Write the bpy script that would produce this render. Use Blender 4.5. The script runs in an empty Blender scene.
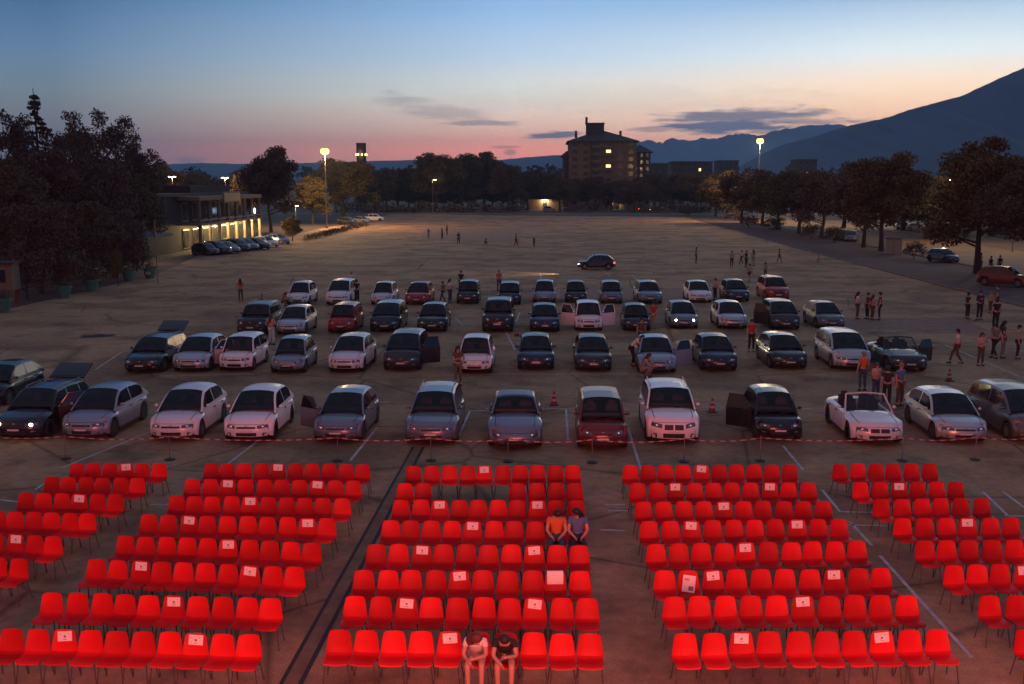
import bpy, bmesh, math, random
import numpy as np
from mathutils import Vector, Matrix
from math import radians as R, sin, cos, pi
random.seed(7); rng = np.random.RandomState(5)
S = bpy.context.scene
COL = S.collection
H, F, PITCH, YAW = 8.71, 1000.0, R(9.03), R(1.92)

# ------------------------------------------------------------------ camera
cd = bpy.data.cameras.new('camera'); cam = bpy.data.objects.new('camera', cd); COL.objects.link(cam)
cd.sensor_width = 36; cd.lens = 36 * F / 1024; cd.clip_end = 30000; cd.clip_start = .5
cam.location = (0, 0, H); cam.rotation_euler = (pi / 2 - PITCH, 0, YAW)
S.camera = cam
CM = cam.rotation_euler.to_matrix()
def ray(px, py): return (CM @ Vector(((px - 512) / F, (342 - py) / F, -1)))
def at(px, py, h=0.0):
    d = ray(px, py); t = (h - H) / d.z
    return Vector((d.x * t, d.y * t, h))
def atY(px, py, Y):
    d = ray(px, py); t = Y / d.y
    return Vector((d.x * t, Y, H + d.z * t))
def sky_ang(px, py):
    d = ray(px, py).normalized()
    return math.atan2(d.x, d.y), math.asin(d.z)

# ------------------------------------------------------------------ materials
MATS = {}
def lin(c):
    return tuple((v / 12.92 if v <= .04045 else ((v + .055) / 1.055) ** 2.4) for v in [k / 255 for k in c])
def mat(name, col=(.5, .5, .5), rough=.6, metal=0, emit=None, es=1, var=0, vscale=6, bump=0, coat=0, spec=.5, col2=None):
    if name in MATS: return MATS[name]
    m = bpy.data.materials.new(name); m.use_nodes = True; n = m.node_tree.nodes; l = m.node_tree.links
    b = n['Principled BSDF']
    b.inputs['Base Color'].default_value = (*col, 1); b.inputs['Roughness'].default_value = rough
    b.inputs['Metallic'].default_value = metal; b.inputs['Specular IOR Level'].default_value = spec
    if coat: b.inputs['Coat Weight'].default_value = coat; b.inputs['Coat Roughness'].default_value = .06
    if emit: b.inputs['Emission Color'].default_value = (*emit, 1); b.inputs['Emission Strength'].default_value = es
    if var or bump:
        tc = n.new('ShaderNodeTexCoord'); nz = n.new('ShaderNodeTexNoise')
        nz.inputs['Scale'].default_value = vscale; nz.inputs['Detail'].default_value = 5
        l.new(tc.outputs['Object'], nz.inputs['Vector'])
        if var:
            r = n.new('ShaderNodeValToRGB'); c2 = col2 or tuple(min(1, c * (1 + var)) for c in col)
            r.color_ramp.elements[0].position = .3; r.color_ramp.elements[1].position = .7
            r.color_ramp.elements[0].color = (*[c * (1 - var) for c in col], 1); r.color_ramp.elements[1].color = (*c2, 1)
            l.new(nz.outputs['Fac'], r.inputs['Fac']); l.new(r.outputs['Color'], b.inputs['Base Color'])
        if bump:
            bp = n.new('ShaderNodeBump'); bp.inputs['Strength'].default_value = bump
            l.new(nz.outputs['Fac'], bp.inputs['Height']); l.new(bp.outputs['Normal'], b.inputs['Normal'])
    MATS[name] = m
    return m
def paint(name, col, metal=.3, rough=.38):
    return mat('paint_' + name, col, rough, metal, coat=.4, var=.04, vscale=1.3)
PAINT = {
 'white': paint('white', (.72, .72, .72), 0), 'pearl': paint('pearl', (.62, .62, .63), .1), 'silver': paint('silver', (.45, .46, .48), .6, .35),
 'greyblue': paint('greyblue', (.16, .19, .24), .5), 'grey': paint('grey', (.12, .125, .135), .5), 'black': paint('black', (.012, .012, .015), .1, .25),
 'navy': paint('navy', (.018, .026, .055), .3), 'red': paint('red', (.30, .012, .012), .1), 'darkred': paint('darkred', (.13, .012, .015), .2),
 'bluegrey': paint('bluegrey', (.22, .27, .34), .4), 'dark': paint('dark', (.028, .03, .036), .3), 'paleblue': paint('paleblue', (.24, .33, .42), .3)}
def tinted():
    m = bpy.data.materials.new('windshield_glass'); m.use_nodes = True; n = m.node_tree.nodes; l = m.node_tree.links; n.remove(n['Principled BSDF'])
    t = n.new('ShaderNodeBsdfTransparent'); t.inputs[0].default_value = (.62, .64, .66, 1); g = n.new('ShaderNodeBsdfGlossy'); g.inputs['Roughness'].default_value = .05
    f = n.new('ShaderNodeFresnel'); f.inputs[0].default_value = 1.5; x = n.new('ShaderNodeMixShader')
    l.new(f.outputs[0], x.inputs[0]); l.new(t.outputs[0], x.inputs[1]); l.new(g.outputs[0], x.inputs[2]); l.new(x.outputs[0], n['Material Output'].inputs['Surface']); return m
WGLASS = tinted()
SEATM = [mat('seat_grey', (.07, .065, .07), .8, var=.2), mat('seat_black', (.025, .022, .025), .8, var=.2)]
GLASS = mat('car_glass', (.010, .012, .015), .06, spec=.6)
TYRE = mat('tyre_rubber', (.015, .015, .015), .85, var=.2)
RIM = mat('rim_alloy', (.35, .36, .37), .35, .8)
BLK = mat('black_trim', (.018, .018, .018), .6, var=.15)
HEADL = mat('headlight_glass', (.10, .10, .11), .12, .4, coat=.8)
BULB = mat('headlight_reflector', (.75, .75, .78), .15, .9)
HEADON = mat('headlight_lit', (.9, .9, .8), .3, emit=(1, .86, .5), es=30)
TAILL = mat('tail_light_red', (.25, .01, .01), .2)
TAILON = mat('tail_light_lit', (.4, .01, .01), .2, emit=(1, .04, .02), es=8)
PLATE = mat('plate_white', (.6, .6, .58), .4)
INTER = mat('car_interior', (.02, .018, .018), .8, var=.2)
CHR = mat('red_plastic', (.56, .008, .010), .5, spec=.18, var=.08, vscale=2.2)
METAL = mat('grey_metal', (.22, .23, .25), .4, .7)
CHM = mat('chair_frame_metal', (.07, .055, .06), .55, .3)
PAPER = mat('paper_white', (.74, .72, .70), .7)
INK = mat('paper_ink', (.10, .08, .08), .7)
BARK = mat('bark', (.045, .032, .024), .9, var=.4, vscale=9, bump=.5)
LEAFS = [mat('leaf_%s' % k, c, .75, var=.22, vscale=.5, spec=.15) for k, c in
         (('dark', (.098, .068, .052)), ('mid', (.10, .076, .045)), ('warm', (.12, .085, .035)), ('spruce', (.075, .055, .044)))]  # yellowish leaf colour has lamplight on the crowns put into it

# ------------------------------------------------------------------ mesh helpers
def setp(o, label=None, cat=None, group=None, kind=None):
    if label: o['label'] = label
    if cat: o['category'] = cat
    if group: o['group'] = group
    if kind: o['kind'] = kind
    return o
class MB:
    """collects shapes for ONE mesh object"""
    def __init__(s): s.v = []; s.f = []; s.m = []; s.mats = []
    def mi(s, m):
        if m not in s.mats: s.mats.append(m)
        return s.mats.index(m)
    def add(s, vs, fs, m):
        o = len(s.v); i = s.mi(m); s.v += [tuple(v) for v in vs]
        for f in fs: s.f.append(tuple(o + k for k in f)); s.m.append(i)
        return s
    def box(s, c, d, m, rz=0, M=None, taper=1):
        x, y, z = d[0] / 2, d[1] / 2, d[2] / 2
        vs = [(-x, -y, -z), (x, -y, -z), (x, y, -z), (-x, y, -z), (-x * taper, -y * taper, z), (x * taper, -y * taper, z), (x * taper, y * taper, z), (-x * taper, y * taper, z)]
        Mx = M if M is not None else Matrix.Rotation(rz, 3, 'Z')
        vs = [Mx @ Vector(v) + Vector(c) for v in vs]
        return s.add(vs, [(3, 2, 1, 0), (4, 5, 6, 7), (0, 1, 5, 4), (1, 2, 6, 5), (2, 3, 7, 6), (3, 0, 4, 7)], m)
    def tube(s, pts, rad, m, n=8, caps=True):
        pts = [Vector(p) for p in pts]; rad = rad if hasattr(rad, '__len__') else [rad] * len(pts)
        vs = []; fs = []
        for i, p in enumerate(pts):
            d = (pts[min(i + 1, len(pts) - 1)] - pts[max(i - 1, 0)]).normalized()
            a = d.orthogonal().normalized() if i == 0 else (a - d * a.dot(d)).normalized()
            b = d.cross(a)
            for k in range(n): vs.append(p + (a * cos(2 * pi * k / n) + b * sin(2 * pi * k / n)) * rad[i])
        for i in range(len(pts) - 1):
            for k in range(n): fs.append((i * n + k, i * n + (k + 1) % n, (i + 1) * n + (k + 1) % n, (i + 1) * n + k))
        if caps: fs += [tuple(range(n))[::-1], tuple((len(pts) - 1) * n + k for k in range(n))]
        return s.add(vs, fs, m)
    def lathe(s, prof, m, n=20, c=(0, 0, 0), axis='Z'):
        vs = []; fs = []
        for r, z in prof:
            for k in range(n):
                a = 2 * pi * k / n
                p = (r * cos(a), r * sin(a), z) if axis == 'Z' else (z, r * cos(a), r * sin(a))
                vs.append(Vector(p) + Vector(c))
        for i in range(len(prof) - 1):
            for k in range(n): fs.append((i * n + k, i * n + (k + 1) % n, (i + 1) * n + (k + 1) % n, (i + 1) * n + k))
        fs += [tuple(range(n))[::-1], tuple((len(prof) - 1) * n + k for k in range(n))]
        return s.add(vs, fs, m)
    def ell(s, c, r, m, n=10, k=7):
        vs = []; fs = []
        for i in range(k + 1):
            t = pi * i / k
            for j in range(n): vs.append((c[0] + r[0] * sin(t) * cos(2 * pi * j / n), c[1] + r[1] * sin(t) * sin(2 * pi * j / n), c[2] - r[2] * cos(t)))
        for i in range(k):
            for j in range(n): fs.append((i * n + j, i * n + (j + 1) % n, (i + 1) * n + (j + 1) % n, (i + 1) * n + j))
        return s.add(vs, fs, m)
    def grid(s, P, m, flip=False):
        nr, nc = len(P), len(P[0]); vs = [p for r in P for p in r]; fs = []
        for i in range(nr - 1):
            for j in range(nc - 1):
                q = (i * nc + j, i * nc + j + 1, (i + 1) * nc + j + 1, (i + 1) * nc + j)
                fs.append(q[::-1] if flip else q)
        return s.add(vs, fs, m)
    def mesh(s, name, smooth=None):
        me = bpy.data.meshes.new(name); me.from_pydata(s.v, [], s.f)
        for m in s.mats: me.materials.append(m)
        me.polygons.foreach_set('material_index', s.m)
        if smooth is not None:
            me.polygons.foreach_set('use_smooth', [True] * len(me.polygons)); me.update()
            me.set_sharp_from_angle(angle=R(smooth))
        me.update(); return me
    def build(s, name, parent=None, smooth=None):
        o = bpy.data.objects.new(name, s.mesh(name, smooth)); COL.objects.link(o)
        if parent: o.parent = parent
        return o
def empty(name, loc=(0, 0, 0), rz=0, label=None, cat=None, group=None):
    o = bpy.data.objects.new(name, None); o.empty_display_size = .2; COL.objects.link(o)
    o.location = loc; o.rotation_euler = (0, 0, rz); return setp(o, label, cat, group)
KIDS = {}
def kids_of(o):
    return [c for c in bpy.data.objects if c.parent == o]
def snap(o):
    return (o, [snap(c) for c in kids_of(o)])
def dup(tree, parent=None):
    o, ch = tree
    c = o.copy(); COL.objects.link(c)
    c.parent = parent
    for t in ch: dup(t, c)
    return c
def own_mat(o, i, m):
    o.material_slots[i].link = 'OBJECT'; o.material_slots[i].material = m
def walk(o, ch):
    yield o
    for c in ch: yield from walk(*c)

# ------------------------------------------------------------------ world (dusk sky)
AZ_SUN = sky_ang(880, 165)[0]
W = bpy.data.worlds.new('World'); S.world = W; W.use_nodes = True
nt = W.node_tree; N = nt.nodes; L = nt.links
bg = N['Background']
def nd(t, **k):
    n = N.new(t)
    for a, v in k.items(): setattr(n, a, v)
    return n
def mth(op, a, b=None, c=None, clamp=False):
    n = N.new('ShaderNodeMath'); n.operation = op; n.use_clamp = clamp
    for i, v in enumerate((a, b, c)):
        if v is None: continue
        if isinstance(v, (int, float)): n.inputs[i].default_value = v
        else: L.new(v, n.inputs[i])
    return n.outputs[0]
tc = nd('ShaderNodeTexCoord'); sx = nd('ShaderNodeSeparateXYZ'); L.new(tc.outputs['Generated'], sx.inputs[0])
az = mth('ARCTAN2', sx.outputs[0], sx.outputs[1]); el = mth('ARCSINE', sx.outputs[2])
elf = mth('DIVIDE', el, R(12), clamp=True)       # 0..12 degrees above the horizon
def ramp(stops):
    r = nd('ShaderNodeValToRGB'); cr = r.color_ramp
    while len(cr.elements) < len(stops): cr.elements.new(.5)
    for e, (p, c) in zip(cr.elements, stops): e.position = p; e.color = (*[q_ * g_ for q_, g_ in zip(lin(c[:3]), c[3:] or (1, 1, 1))], 1)
    L.new(elf, r.inputs[0]); return r.outputs[0]
def ey(y): return max(0, min(1, sky_ang(512, y)[1] / R(12)))
rl = ramp([(0, (108, 100, 120, 2.0, 2.0, 1.35)), (ey(152), (132, 118, 128, 1.9, 1.9, 1.3)), (ey(130), (143, 137, 143, 1.4, 1.45, 1.2)), (ey(100), (138, 146, 160, 1.2, 1.35, 1.2)), (ey(62), (118, 144, 174, 1.0, 1.2, 1.25)), (ey(8), (84, 120, 162, .7, .97, 1.1)), (1, (76, 112, 156, .7, .95, 1.1))])
rm = ramp([(0, (190, 135, 140, 4.2, 2.8, 1.8)), (ey(150), (222, 158, 150, 4.2, 2.8, 1.8)), (ey(130), (225, 190, 178, 2.7, 2.4, 2.0)), (ey(97), (214, 212, 208, 2.15, 2.15, 1.95)), (ey(56), (184, 206, 226, 1.7, 1.7, 1.7)), (ey(8), (154, 190, 228, 1.33, 1.45, 1.52)), (1, (142, 180, 222, 1.2, 1.25, 1.35))])
rr = ramp([(0, (245, 175, 135, 2.7, 2.5, 1.95)), (ey(150), (250, 192, 150, 2.6, 2.4, 2.0)), (ey(125), (253, 206, 168, 2.35, 2.25, 2.05)), (ey(90), (252, 226, 200, 2.05, 2.0, 1.9)), (ey(60), (236, 234, 228, 1.55, 1.8, 1.95)), (ey(8), (184, 206, 227, 1.05, 1.28, 1.45)), (1, (165, 192, 220, 1, 1.2, 1.3))])
aL, aM, aR = sky_ang(60, 165)[0], sky_ang(512, 165)[0], sky_ang(880, 165)[0]
def mixc(f, a, b):
    m = nd('ShaderNodeMix', data_type='RGBA', clamp_factor=True)
    for s_, v in ((m.inputs[0], f), (m.inputs[6], a), (m.inputs[7], b)):
        if isinstance(v, (tuple, list)): s_.default_value = (*v, 1)
        elif isinstance(v, (int, float)): s_.default_value = v
        else: L.new(v, s_)
    return m.outputs[2]
def mr(v, a, b, x=0, y=1):
    m = nd('ShaderNodeMapRange', interpolation_type='SMOOTHSTEP'); L.new(v, m.inputs[0])
    for i, q in enumerate((a, b, x, y)): m.inputs[i + 1].default_value = q
    return m.outputs[0]
def mrl(v, a, b):
    m = nd('ShaderNodeMapRange'); L.new(v, m.inputs[0]); m.inputs[1].default_value = a; m.inputs[2].default_value = b; return m.outputs[0]
c = mixc(mrl(az, aL, aM), rl, rm); c = mixc(mrl(az, aM, aR), c, rr)
# right of sunset dim blue again; unseen rear made orange to light the ground
c = mixc(mr(az, R(40), R(80)), c, rl); c = mixc(mr(az, R(-60), R(-110)), c, lin((188, 124, 98)))
c = mixc(mr(el, R(12), R(60)), c, lin((108, 118, 146)))  # unseen upper sky brightened to lift the ambient light
# clouds, laid out by direction
nz = nd('ShaderNodeTexNoise'); nz.inputs['Scale'].default_value = 1; nz.inputs['Detail'].default_value = 7; nz.inputs['Roughness'].default_value = .6
cv = nd('ShaderNodeCombineXYZ'); L.new(mth('MULTIPLY', az, 22), cv.inputs[0]); L.new(mth('MULTIPLY', el, 170), cv.inputs[1]); L.new(cv.outputs[0], nz.inputs['Vector'])
nfac = mth('SUBTRACT', nz.outputs['Fac'], .5)
nz2 = nd('ShaderNodeTexNoise'); nz2.inputs['Scale'].default_value = 1; nz2.inputs['Detail'].default_value = 6
cv2 = nd('ShaderNodeCombineXYZ'); L.new(mth('MULTIPLY', az, 9), cv2.inputs[0]); L.new(mth('MULTIPLY', el, 60), cv2.inputs[1]); L.new(cv2.outputs[0], nz2.inputs['Vector'])
# (px, py, half width px, half height px, density, tilt)
clouds = [(748, 115, 108, 8, .9, .02), (732, 126, 84, 9, 1., 0), (800, 121, 66, 9, .7, 0), (548, 135, 34, 4.5, .9, .03), (480, 123, 48, 3.5, .55, 0), (432, 108, 62, 13, .38, -.2),
          (505, 147, 22, 1.8, .5, 0), (510, 153, 8, 5, .5, 0), (822, 124, 34, 5, .45, 0), (190, 160, 16, 4, .5, 0), (600, 100, 240, 16, .10, 0), (655, 129, 30, 4, .55, 0), (860, 137, 60, 5, .3, .1)]
tot = None
for (px, py, hw, hh, dn, tl) in clouds:
    a0, e0 = sky_ang(px, py); sa = hw / 1000; se = hh / 1000
    da = mth('SUBTRACT', az, a0); de = mth('SUBTRACT', mth('SUBTRACT', el, e0), mth('MULTIPLY', da, tl))
    r2 = mth('ADD', mth('POWER', mth('ABSOLUTE', mth('DIVIDE', da, sa)), 2), mth('POWER', mth('ABSOLUTE', mth('DIVIDE', de, se)), 2))
    q = mth('ADD', mth('SUBTRACT', 1, r2), mth('ADD', mth('MULTIPLY', nfac, 3.2), mth('MULTIPLY', mth('SUBTRACT', nz2.outputs['Fac'], .5), 1.6)))
    q = mth('MULTIPLY', mr(q, 0, .9), dn)
    tot = q if tot is None else mth('MAXIMUM', tot, q)
ccol = mixc(mrl(az, aM, aR), [q_ * g_ for q_, g_ in zip(lin((120, 118, 142)), (1.5, 1.5, 1.35))], [q_ * g_ for q_, g_ in zip(lin((108, 122, 150)), (1.35, 1.5, 1.45))])
c = mixc(tot, c, ccol)
# below the horizon: dark ground colour
c = mixc(mr(el, R(0), R(-1.5)), c, (.03, .028, .035))
# the physical sky, sun just on the horizon, blended into the measured dusk colours
sky = nd('ShaderNodeTexSky', sky_type='NISHITA'); sky.sun_disc = False; sky.sun_elevation = R(.3); sky.sun_rotation = AZ_SUN
sky.air_density = 1.2; sky.dust_density = 2
ms = nd('ShaderNodeVectorMath', operation='SCALE'); L.new(sky.outputs[0], ms.inputs[0]); ms.inputs['Scale'].default_value = .12
ad = mixc(.10, c, ms.outputs[0])
L.new(ad, bg.inputs['Color']); bg.inputs['Strength'].default_value = 1.0

S.view_settings.view_transform = 'Standard'; S.view_settings.look = 'None'; S.view_settings.exposure = 0; S.view_settings.gamma = 1
S.view_settings.use_curve_mapping = False
S.cycles.use_denoising = True; S.cycles.max_bounces = 5; S.cycles.volume_bounces = 1; S.cycles.transparent_max_bounces = 6
S.cycles.sample_clamp_indirect = 3; S.cycles.caustics_reflective = False; S.cycles.caustics_refractive = False

# the last glow of the sun, already behind the mountains
sd = bpy.data.lights.new('sun', 'SUN'); so = bpy.data.objects.new('sun', sd); COL.objects.link(so)
sd.energy = .12; sd.angle = R(20); sd.color = (1, .72, .5)
dsun = Vector((sin(AZ_SUN) * cos(R(9)), cos(AZ_SUN) * cos(R(9)), sin(R(9))))
so.rotation_euler = dsun.to_track_quat('Z', 'Y').to_euler()

def light(name, kind, loc, energy, col, size=.3, rot=None, size_y=None, spot=None):
    d = bpy.data.lights.new(name, kind); o = bpy.data.objects.new(name, d); COL.objects.link(o)
    d.energy = energy; d.color = col; o.location = loc
    if kind == 'AREA': d.shape = 'RECTANGLE'; d.size = size; d.size_y = size_y
    elif kind in ('POINT', 'SPOT'): d.shadow_soft_size = size
    if spot: d.spot_size = spot; d.spot_blend = .5
    if rot: o.rotation_euler = rot
    return o
# the film screen this crowd faces stands under the camera: its red picture lights the chairs
light('cinema_screen_light', 'AREA', (1.5, -1.0, 5.4), 5900, (1, .145, .11), 13, (R(88), 0, 0), 5.5)

# ------------------------------------------------------------------ ground
def asphalt():
    m = bpy.data.materials.new('asphalt'); m.use_nodes = True; n = m.node_tree.nodes; l = m.node_tree.links; b = n['Principled BSDF']
    tc = n.new('ShaderNodeTexCoord')
    def noise(sc, det, vec=None, st=None):
        z = n.new('ShaderNodeTexNoise'); z.inputs['Scale'].default_value = sc; z.inputs['Detail'].default_value = det
        if st:
            mp = n.new('ShaderNodeMapping'); mp.inputs['Scale'].default_value = st; l.new(tc.outputs['Object'], mp.inputs['Vector']); l.new(mp.outputs[0], z.inputs['Vector'])
        else: l.new(tc.outputs['Object'], z.inputs['Vector'])
        return z.outputs['Fac']
    def rp(f, a, ca, b_, cb):
        r = n.new('ShaderNodeValToRGB'); r.color_ramp.elements[0].position = a; r.color_ramp.elements[1].position = b_
        r.color_ramp.elements[0].color = (*ca, 1); r.color_ramp.elements[1].color = (*cb, 1); l.new(f, r.inputs[0]); return r.outputs[0]
    def mul(a, b_, f=1):
        x = n.new('ShaderNodeMix'); x.data_type = 'RGBA'; x.blend_type = 'MULTIPLY'; x.inputs[0].default_value = f
        l.new(a, x.inputs[6]); l.new(b_, x.inputs[7]); return x.outputs[2]
    base = rp(noise(.07, 5), .35, (.29, .170, .090), .68, (.39, .230, .122))
    streak = rp(noise(1, 4, st=(.05, .45, 1)), .35, (.90, .90, .90), .62, (1.04, 1.04, 1.04))
    stain = rp(noise(.55, 6), .30, (.52, .52, .54), .45, (1, 1, 1))
    grit = rp(noise(22, 3), .3, (.78, .78, .78), .7, (1.15, 1.15, 1.15))
    vo = n.new('ShaderNodeTexVoronoi'); vo.feature = 'DISTANCE_TO_EDGE'; vo.inputs['Scale'].default_value = .13
    l.new(tc.outputs['Object'], vo.inputs['Vector'])
    crack = rp(vo.outputs['Distance'], 0, (.35, .35, .35), .012, (1, 1, 1))
    blot = rp(noise(.22, 7), .42, (.70, .68, .68), .54, (1.10, 1.10, 1.08)); fine = rp(noise(3.2, 6), .3, (.80, .80, .80), .7, (1.16, 1.16, 1.16))
    c = mul(mul(mul(mul(mul(mul(base, streak), stain, .9), grit), crack, .8), blot), fine)
    l.new(c, b.inputs['Base Color']); b.inputs['Roughness'].default_value = .86; b.inputs['Specular IOR Level'].default_value = .25
    bp = n.new('ShaderNodeBump'); bp.inputs['Strength'].default_value = .35; bp.inputs['Distance'].default_value = .02
    l.new(noise(45, 3), bp.inputs['Height']); l.new(bp.outputs[0], b.inputs['Normal'])
    return m
ASPH = asphalt()
GRND = mat('dark_grass', (.05, .035, .026), .95, var=.45, vscale=.3)
VERGE = mat('verge_ground', (.085, .045, .042), .95, var=.35, vscale=.4)
ROADM = mat('street_asphalt', (.13, .08, .038), .85, var=.25, vscale=.25)
LINE = mat('road_paint', (.40, .38, .38), .75, var=.35, vscale=3)
CONC = mat('old_concrete', (.15, .12, .09), .9, var=.3, vscale=2)
SLOT = mat('drain_slot', (.02, .018, .02), .9)
def sheet(name, pts, z, m, kind='structure'):
    b = MB(); b.add([(x, y, z) for x, y in pts], [tuple(range(len(pts)))], m); return setp(b.build(name), kind=kind)
sheet('ground', [(-16000, -12000), (16000, -12000), (16000, 16000), (-16000, 16000)], 0, GRND)
sheet('parking_lot', [(-37.5, -40), (34, -40), (34, 150), (36, 262), (-44, 285), (-43, 125), (-37.5, 95)], .004, ASPH)
sheet('path', [(-44, 40), (-37.5, 40), (-37.5, 95), (-43, 125), (-46, 125)], .006, VERGE)
sheet('verge', [(34, -40), (45, -40), (47, 262), (36, 262), (34, 150)], .008, VERGE)
sheet('street', [(45, -40), (61, -40), (63, 300), (47, 300)], .008, ROADM)
sheet('far_street', [(-200, 285), (200, 285), (200, 297), (-200, 297)], .012, ROADM)
sheet('side_parking', [(62, 40), (100, 40), (100, 240), (63, 240)], .010, ROADM)
# kerbs
for nm, x0, x1 in (('kerb', 33.9, 34.1), ('kerb', 44.9, 45.1)):
    b = MB(); b.box(((x0 + x1) / 2, 60, .06), (.2, 175, .12), CONC); setp(b.build(nm), kind='structure')
def stripe(name, segs, m=LINE, w=.12, z=.009, kind='structure'):
    b = MB()
    for (a, c) in segs:
        p, q = at(*a), at(*c); d = (q - p).normalized(); s = Vector((-d.y, d.x, 0)) * w / 2
        b.add([(*(p - s).xy, z), (*(q - s).xy, z), (*(q + s).xy, z), (*(p + s).xy, z)], [(0, 1, 2, 3)], m)
    return setp(b.build(name), kind=kind)
SG = [((628, 428), (641, 470)), ((350, 461), (377, 428)), ((228, 464), (262, 438)), ((62, 468), (150, 432)), ((783, 446), (803, 470)), ((822, 490), (840, 512)),
      ((840, 512), (890, 513)), ((843, 525), (886, 526)), ((850, 522), (872, 546)), ((880, 556), (972, 658)), ((983, 492), (1008, 516)), ((1003, 492), (1030, 512)), ((1005, 516), (1040, 517)),
      ((0, 500), (40, 505)), ((150, 505), (185, 505)), ((35, 490), (47, 482)), ((470, 411), (492, 411)), ((470, 411), (455, 444)), ((545, 409), (572, 409)), ((566, 409), (568, 440)), ((590, 411), (612, 411)),
      ((700, 410), (722, 410)), ((786, 409), (812, 409)), ((160, 411), (190, 410)), ((355, 404), (390, 402)), ((505, 402), (540, 402)), ((500, 374), (640, 374)), ((160, 376), (260, 374)), ((505, 330), (515, 350)),
      ((945, 345), (1020, 377)), ((900, 345), (935, 345)), ((880, 330), (905, 331)), ((318, 263), (326, 259)), ((325, 264), (336, 260)), ((316, 265), (342, 265)), ((325, 260), (344, 260)),
      ((640, 252), (760, 253)), ((560, 262), (680, 263)), ((250, 300), (285, 300)), ((600, 268), (610, 276)), ((632, 275), (640, 283)), ((540, 272), (541, 280)), ((700, 268), (745, 269)), ((800, 262), (822, 262)),
      ((440, 268), (560, 268)), ((10, 370), (70, 370)), ((95, 370), (122, 352)), ((175, 310), (195, 309)), ((365, 318), (385, 317)), ((455, 318), (463, 325)), ((660, 300), (672, 306)), ((900, 300), (940, 308)), ((560, 340), (620, 341)),
      ((905, 405), (940, 404)), ((835, 395), (845, 409)), ((30, 330), (60, 331)), ((612, 310), (614, 325)), ((520, 312), (516, 322)), ((605, 505), (625, 505)), ((608, 511), (628, 511)), ((600, 530), (625, 531))]
stripe('parking_line', SG, w=.085)
# drainage channel across the lot: concrete strip between two dark slots
def strip_from(name, a, c, off, w, m, z):
    p, q = at(*a), at(*c); d = (q - p).normalized(); p = p - d * 3; q = q + d * 1.2; nrm = Vector((-d.y, d.x, 0)); p = p + nrm * off; q = q + nrm * off; s = nrm * w / 2
    b = MB(); b.add([(*(p - s).xy, z), (*(q - s).xy, z), (*(q + s).xy, z), (*(p + s).xy, z)], [(0, 1, 2, 3)], m); return setp(b.build(name), kind='structure')
DA, DC = (299, 669), (413, 457)
strip_from('drain_strip', DA, DC, 0, .30, mat('drain_concrete', (.17, .10, .05), .9, var=.3, vscale=2), .012)
strip_from('drain_slot', DA, DC, -.17, .09, SLOT, .013)
strip_from('drain_slot', DA, DC, .17, .08, SLOT, .013)
# darker repaired patches in the asphalt
PATCH = mat('asphalt_patch', (.21, .12, .078), .9, var=.2, vscale=1.5)
for i, (a, b_, c_, d_) in enumerate([((420, 240), (520, 241), (522, 228), (425, 228)), ((830, 330), (990, 331), (960, 318), (840, 318)), ((560, 300), (760, 300), (740, 288), (560, 288))]):
    sheet('asphalt_patch', [at(*p).xy for p in (a, b_, c_, d_)], .0065, PATCH)

# ------------------------------------------------------------------ hills, mountains, haze
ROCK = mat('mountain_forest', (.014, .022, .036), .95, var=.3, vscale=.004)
FROCK = mat('far_rock_haze', (.11, .15, .19), .95, var=.2, vscale=.003)  # pale bluish rock, with part of the distance haze put into the colour
def ridge(name, pts, Y, depth, m=ROCK, jag=2.0, n=160):
    xs = [p[0] for p in pts]; ys = [p[1] for p in pts]; b = MB(); rows = []
    tops = []
    for i in range(n):
        px = xs[0] + (xs[-1] - xs[0]) * i / (n - 1); py = float(np.interp(px, xs, ys)) + (random.random() - .5) * jag * .5
        tops.append((px, py))
    ts = [1, .93, .8, .6, .35, .12, 0, .3, 0]
    for j, t in enumerate(ts):
        row = []
        for i, (px, py) in enumerate(tops):
            dy = (1 - t) * -depth if j < 7 else (depth * .4 if j == 7 else depth)
            p = atY(px, py, Y); x = p.x; z = max(p.z, 2)
            wob = (random.random() - .5) * depth * .05 + sin(px * .041 + j * 2) * depth * .03
            if j == 0: row.append((x, Y, z))
            else: row.append((x, Y + dy + (wob if 0 < t < 1 else 0), z * t * (1 + .05 * (random.random() - .5) * (0 < t < 1)) - (3 if t == 0 else 0)))
        rows.append(row)
    b.grid(rows, m); o = b.build(name, smooth=60)
    return setp(o, kind='structure')
ridge('mountain', [(640, 196), (700, 182), (740, 166), (766, 152), (782, 145), (807, 139), (831, 131), (848, 126), (865, 122), (886, 118), (915, 108), (931, 104), (964, 95), (993, 81), (1024, 68), (1080, 50), (1180, 30), (1290, 26), (1400, 60)], 3000, 1100, jag=1.6)
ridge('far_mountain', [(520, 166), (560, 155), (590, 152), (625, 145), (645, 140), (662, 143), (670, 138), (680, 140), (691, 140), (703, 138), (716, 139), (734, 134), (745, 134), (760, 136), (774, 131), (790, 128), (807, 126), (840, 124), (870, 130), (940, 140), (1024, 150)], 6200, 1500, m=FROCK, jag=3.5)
ridge('hills', [(-120, 168), (60, 166), (150, 165), (200, 163), (245, 164), (300, 163), (369, 161), (410, 160), (500, 160), (530, 157), (560, 155), (600, 158), (680, 163), (760, 170)], 5200, 1200, jag=.8)

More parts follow.
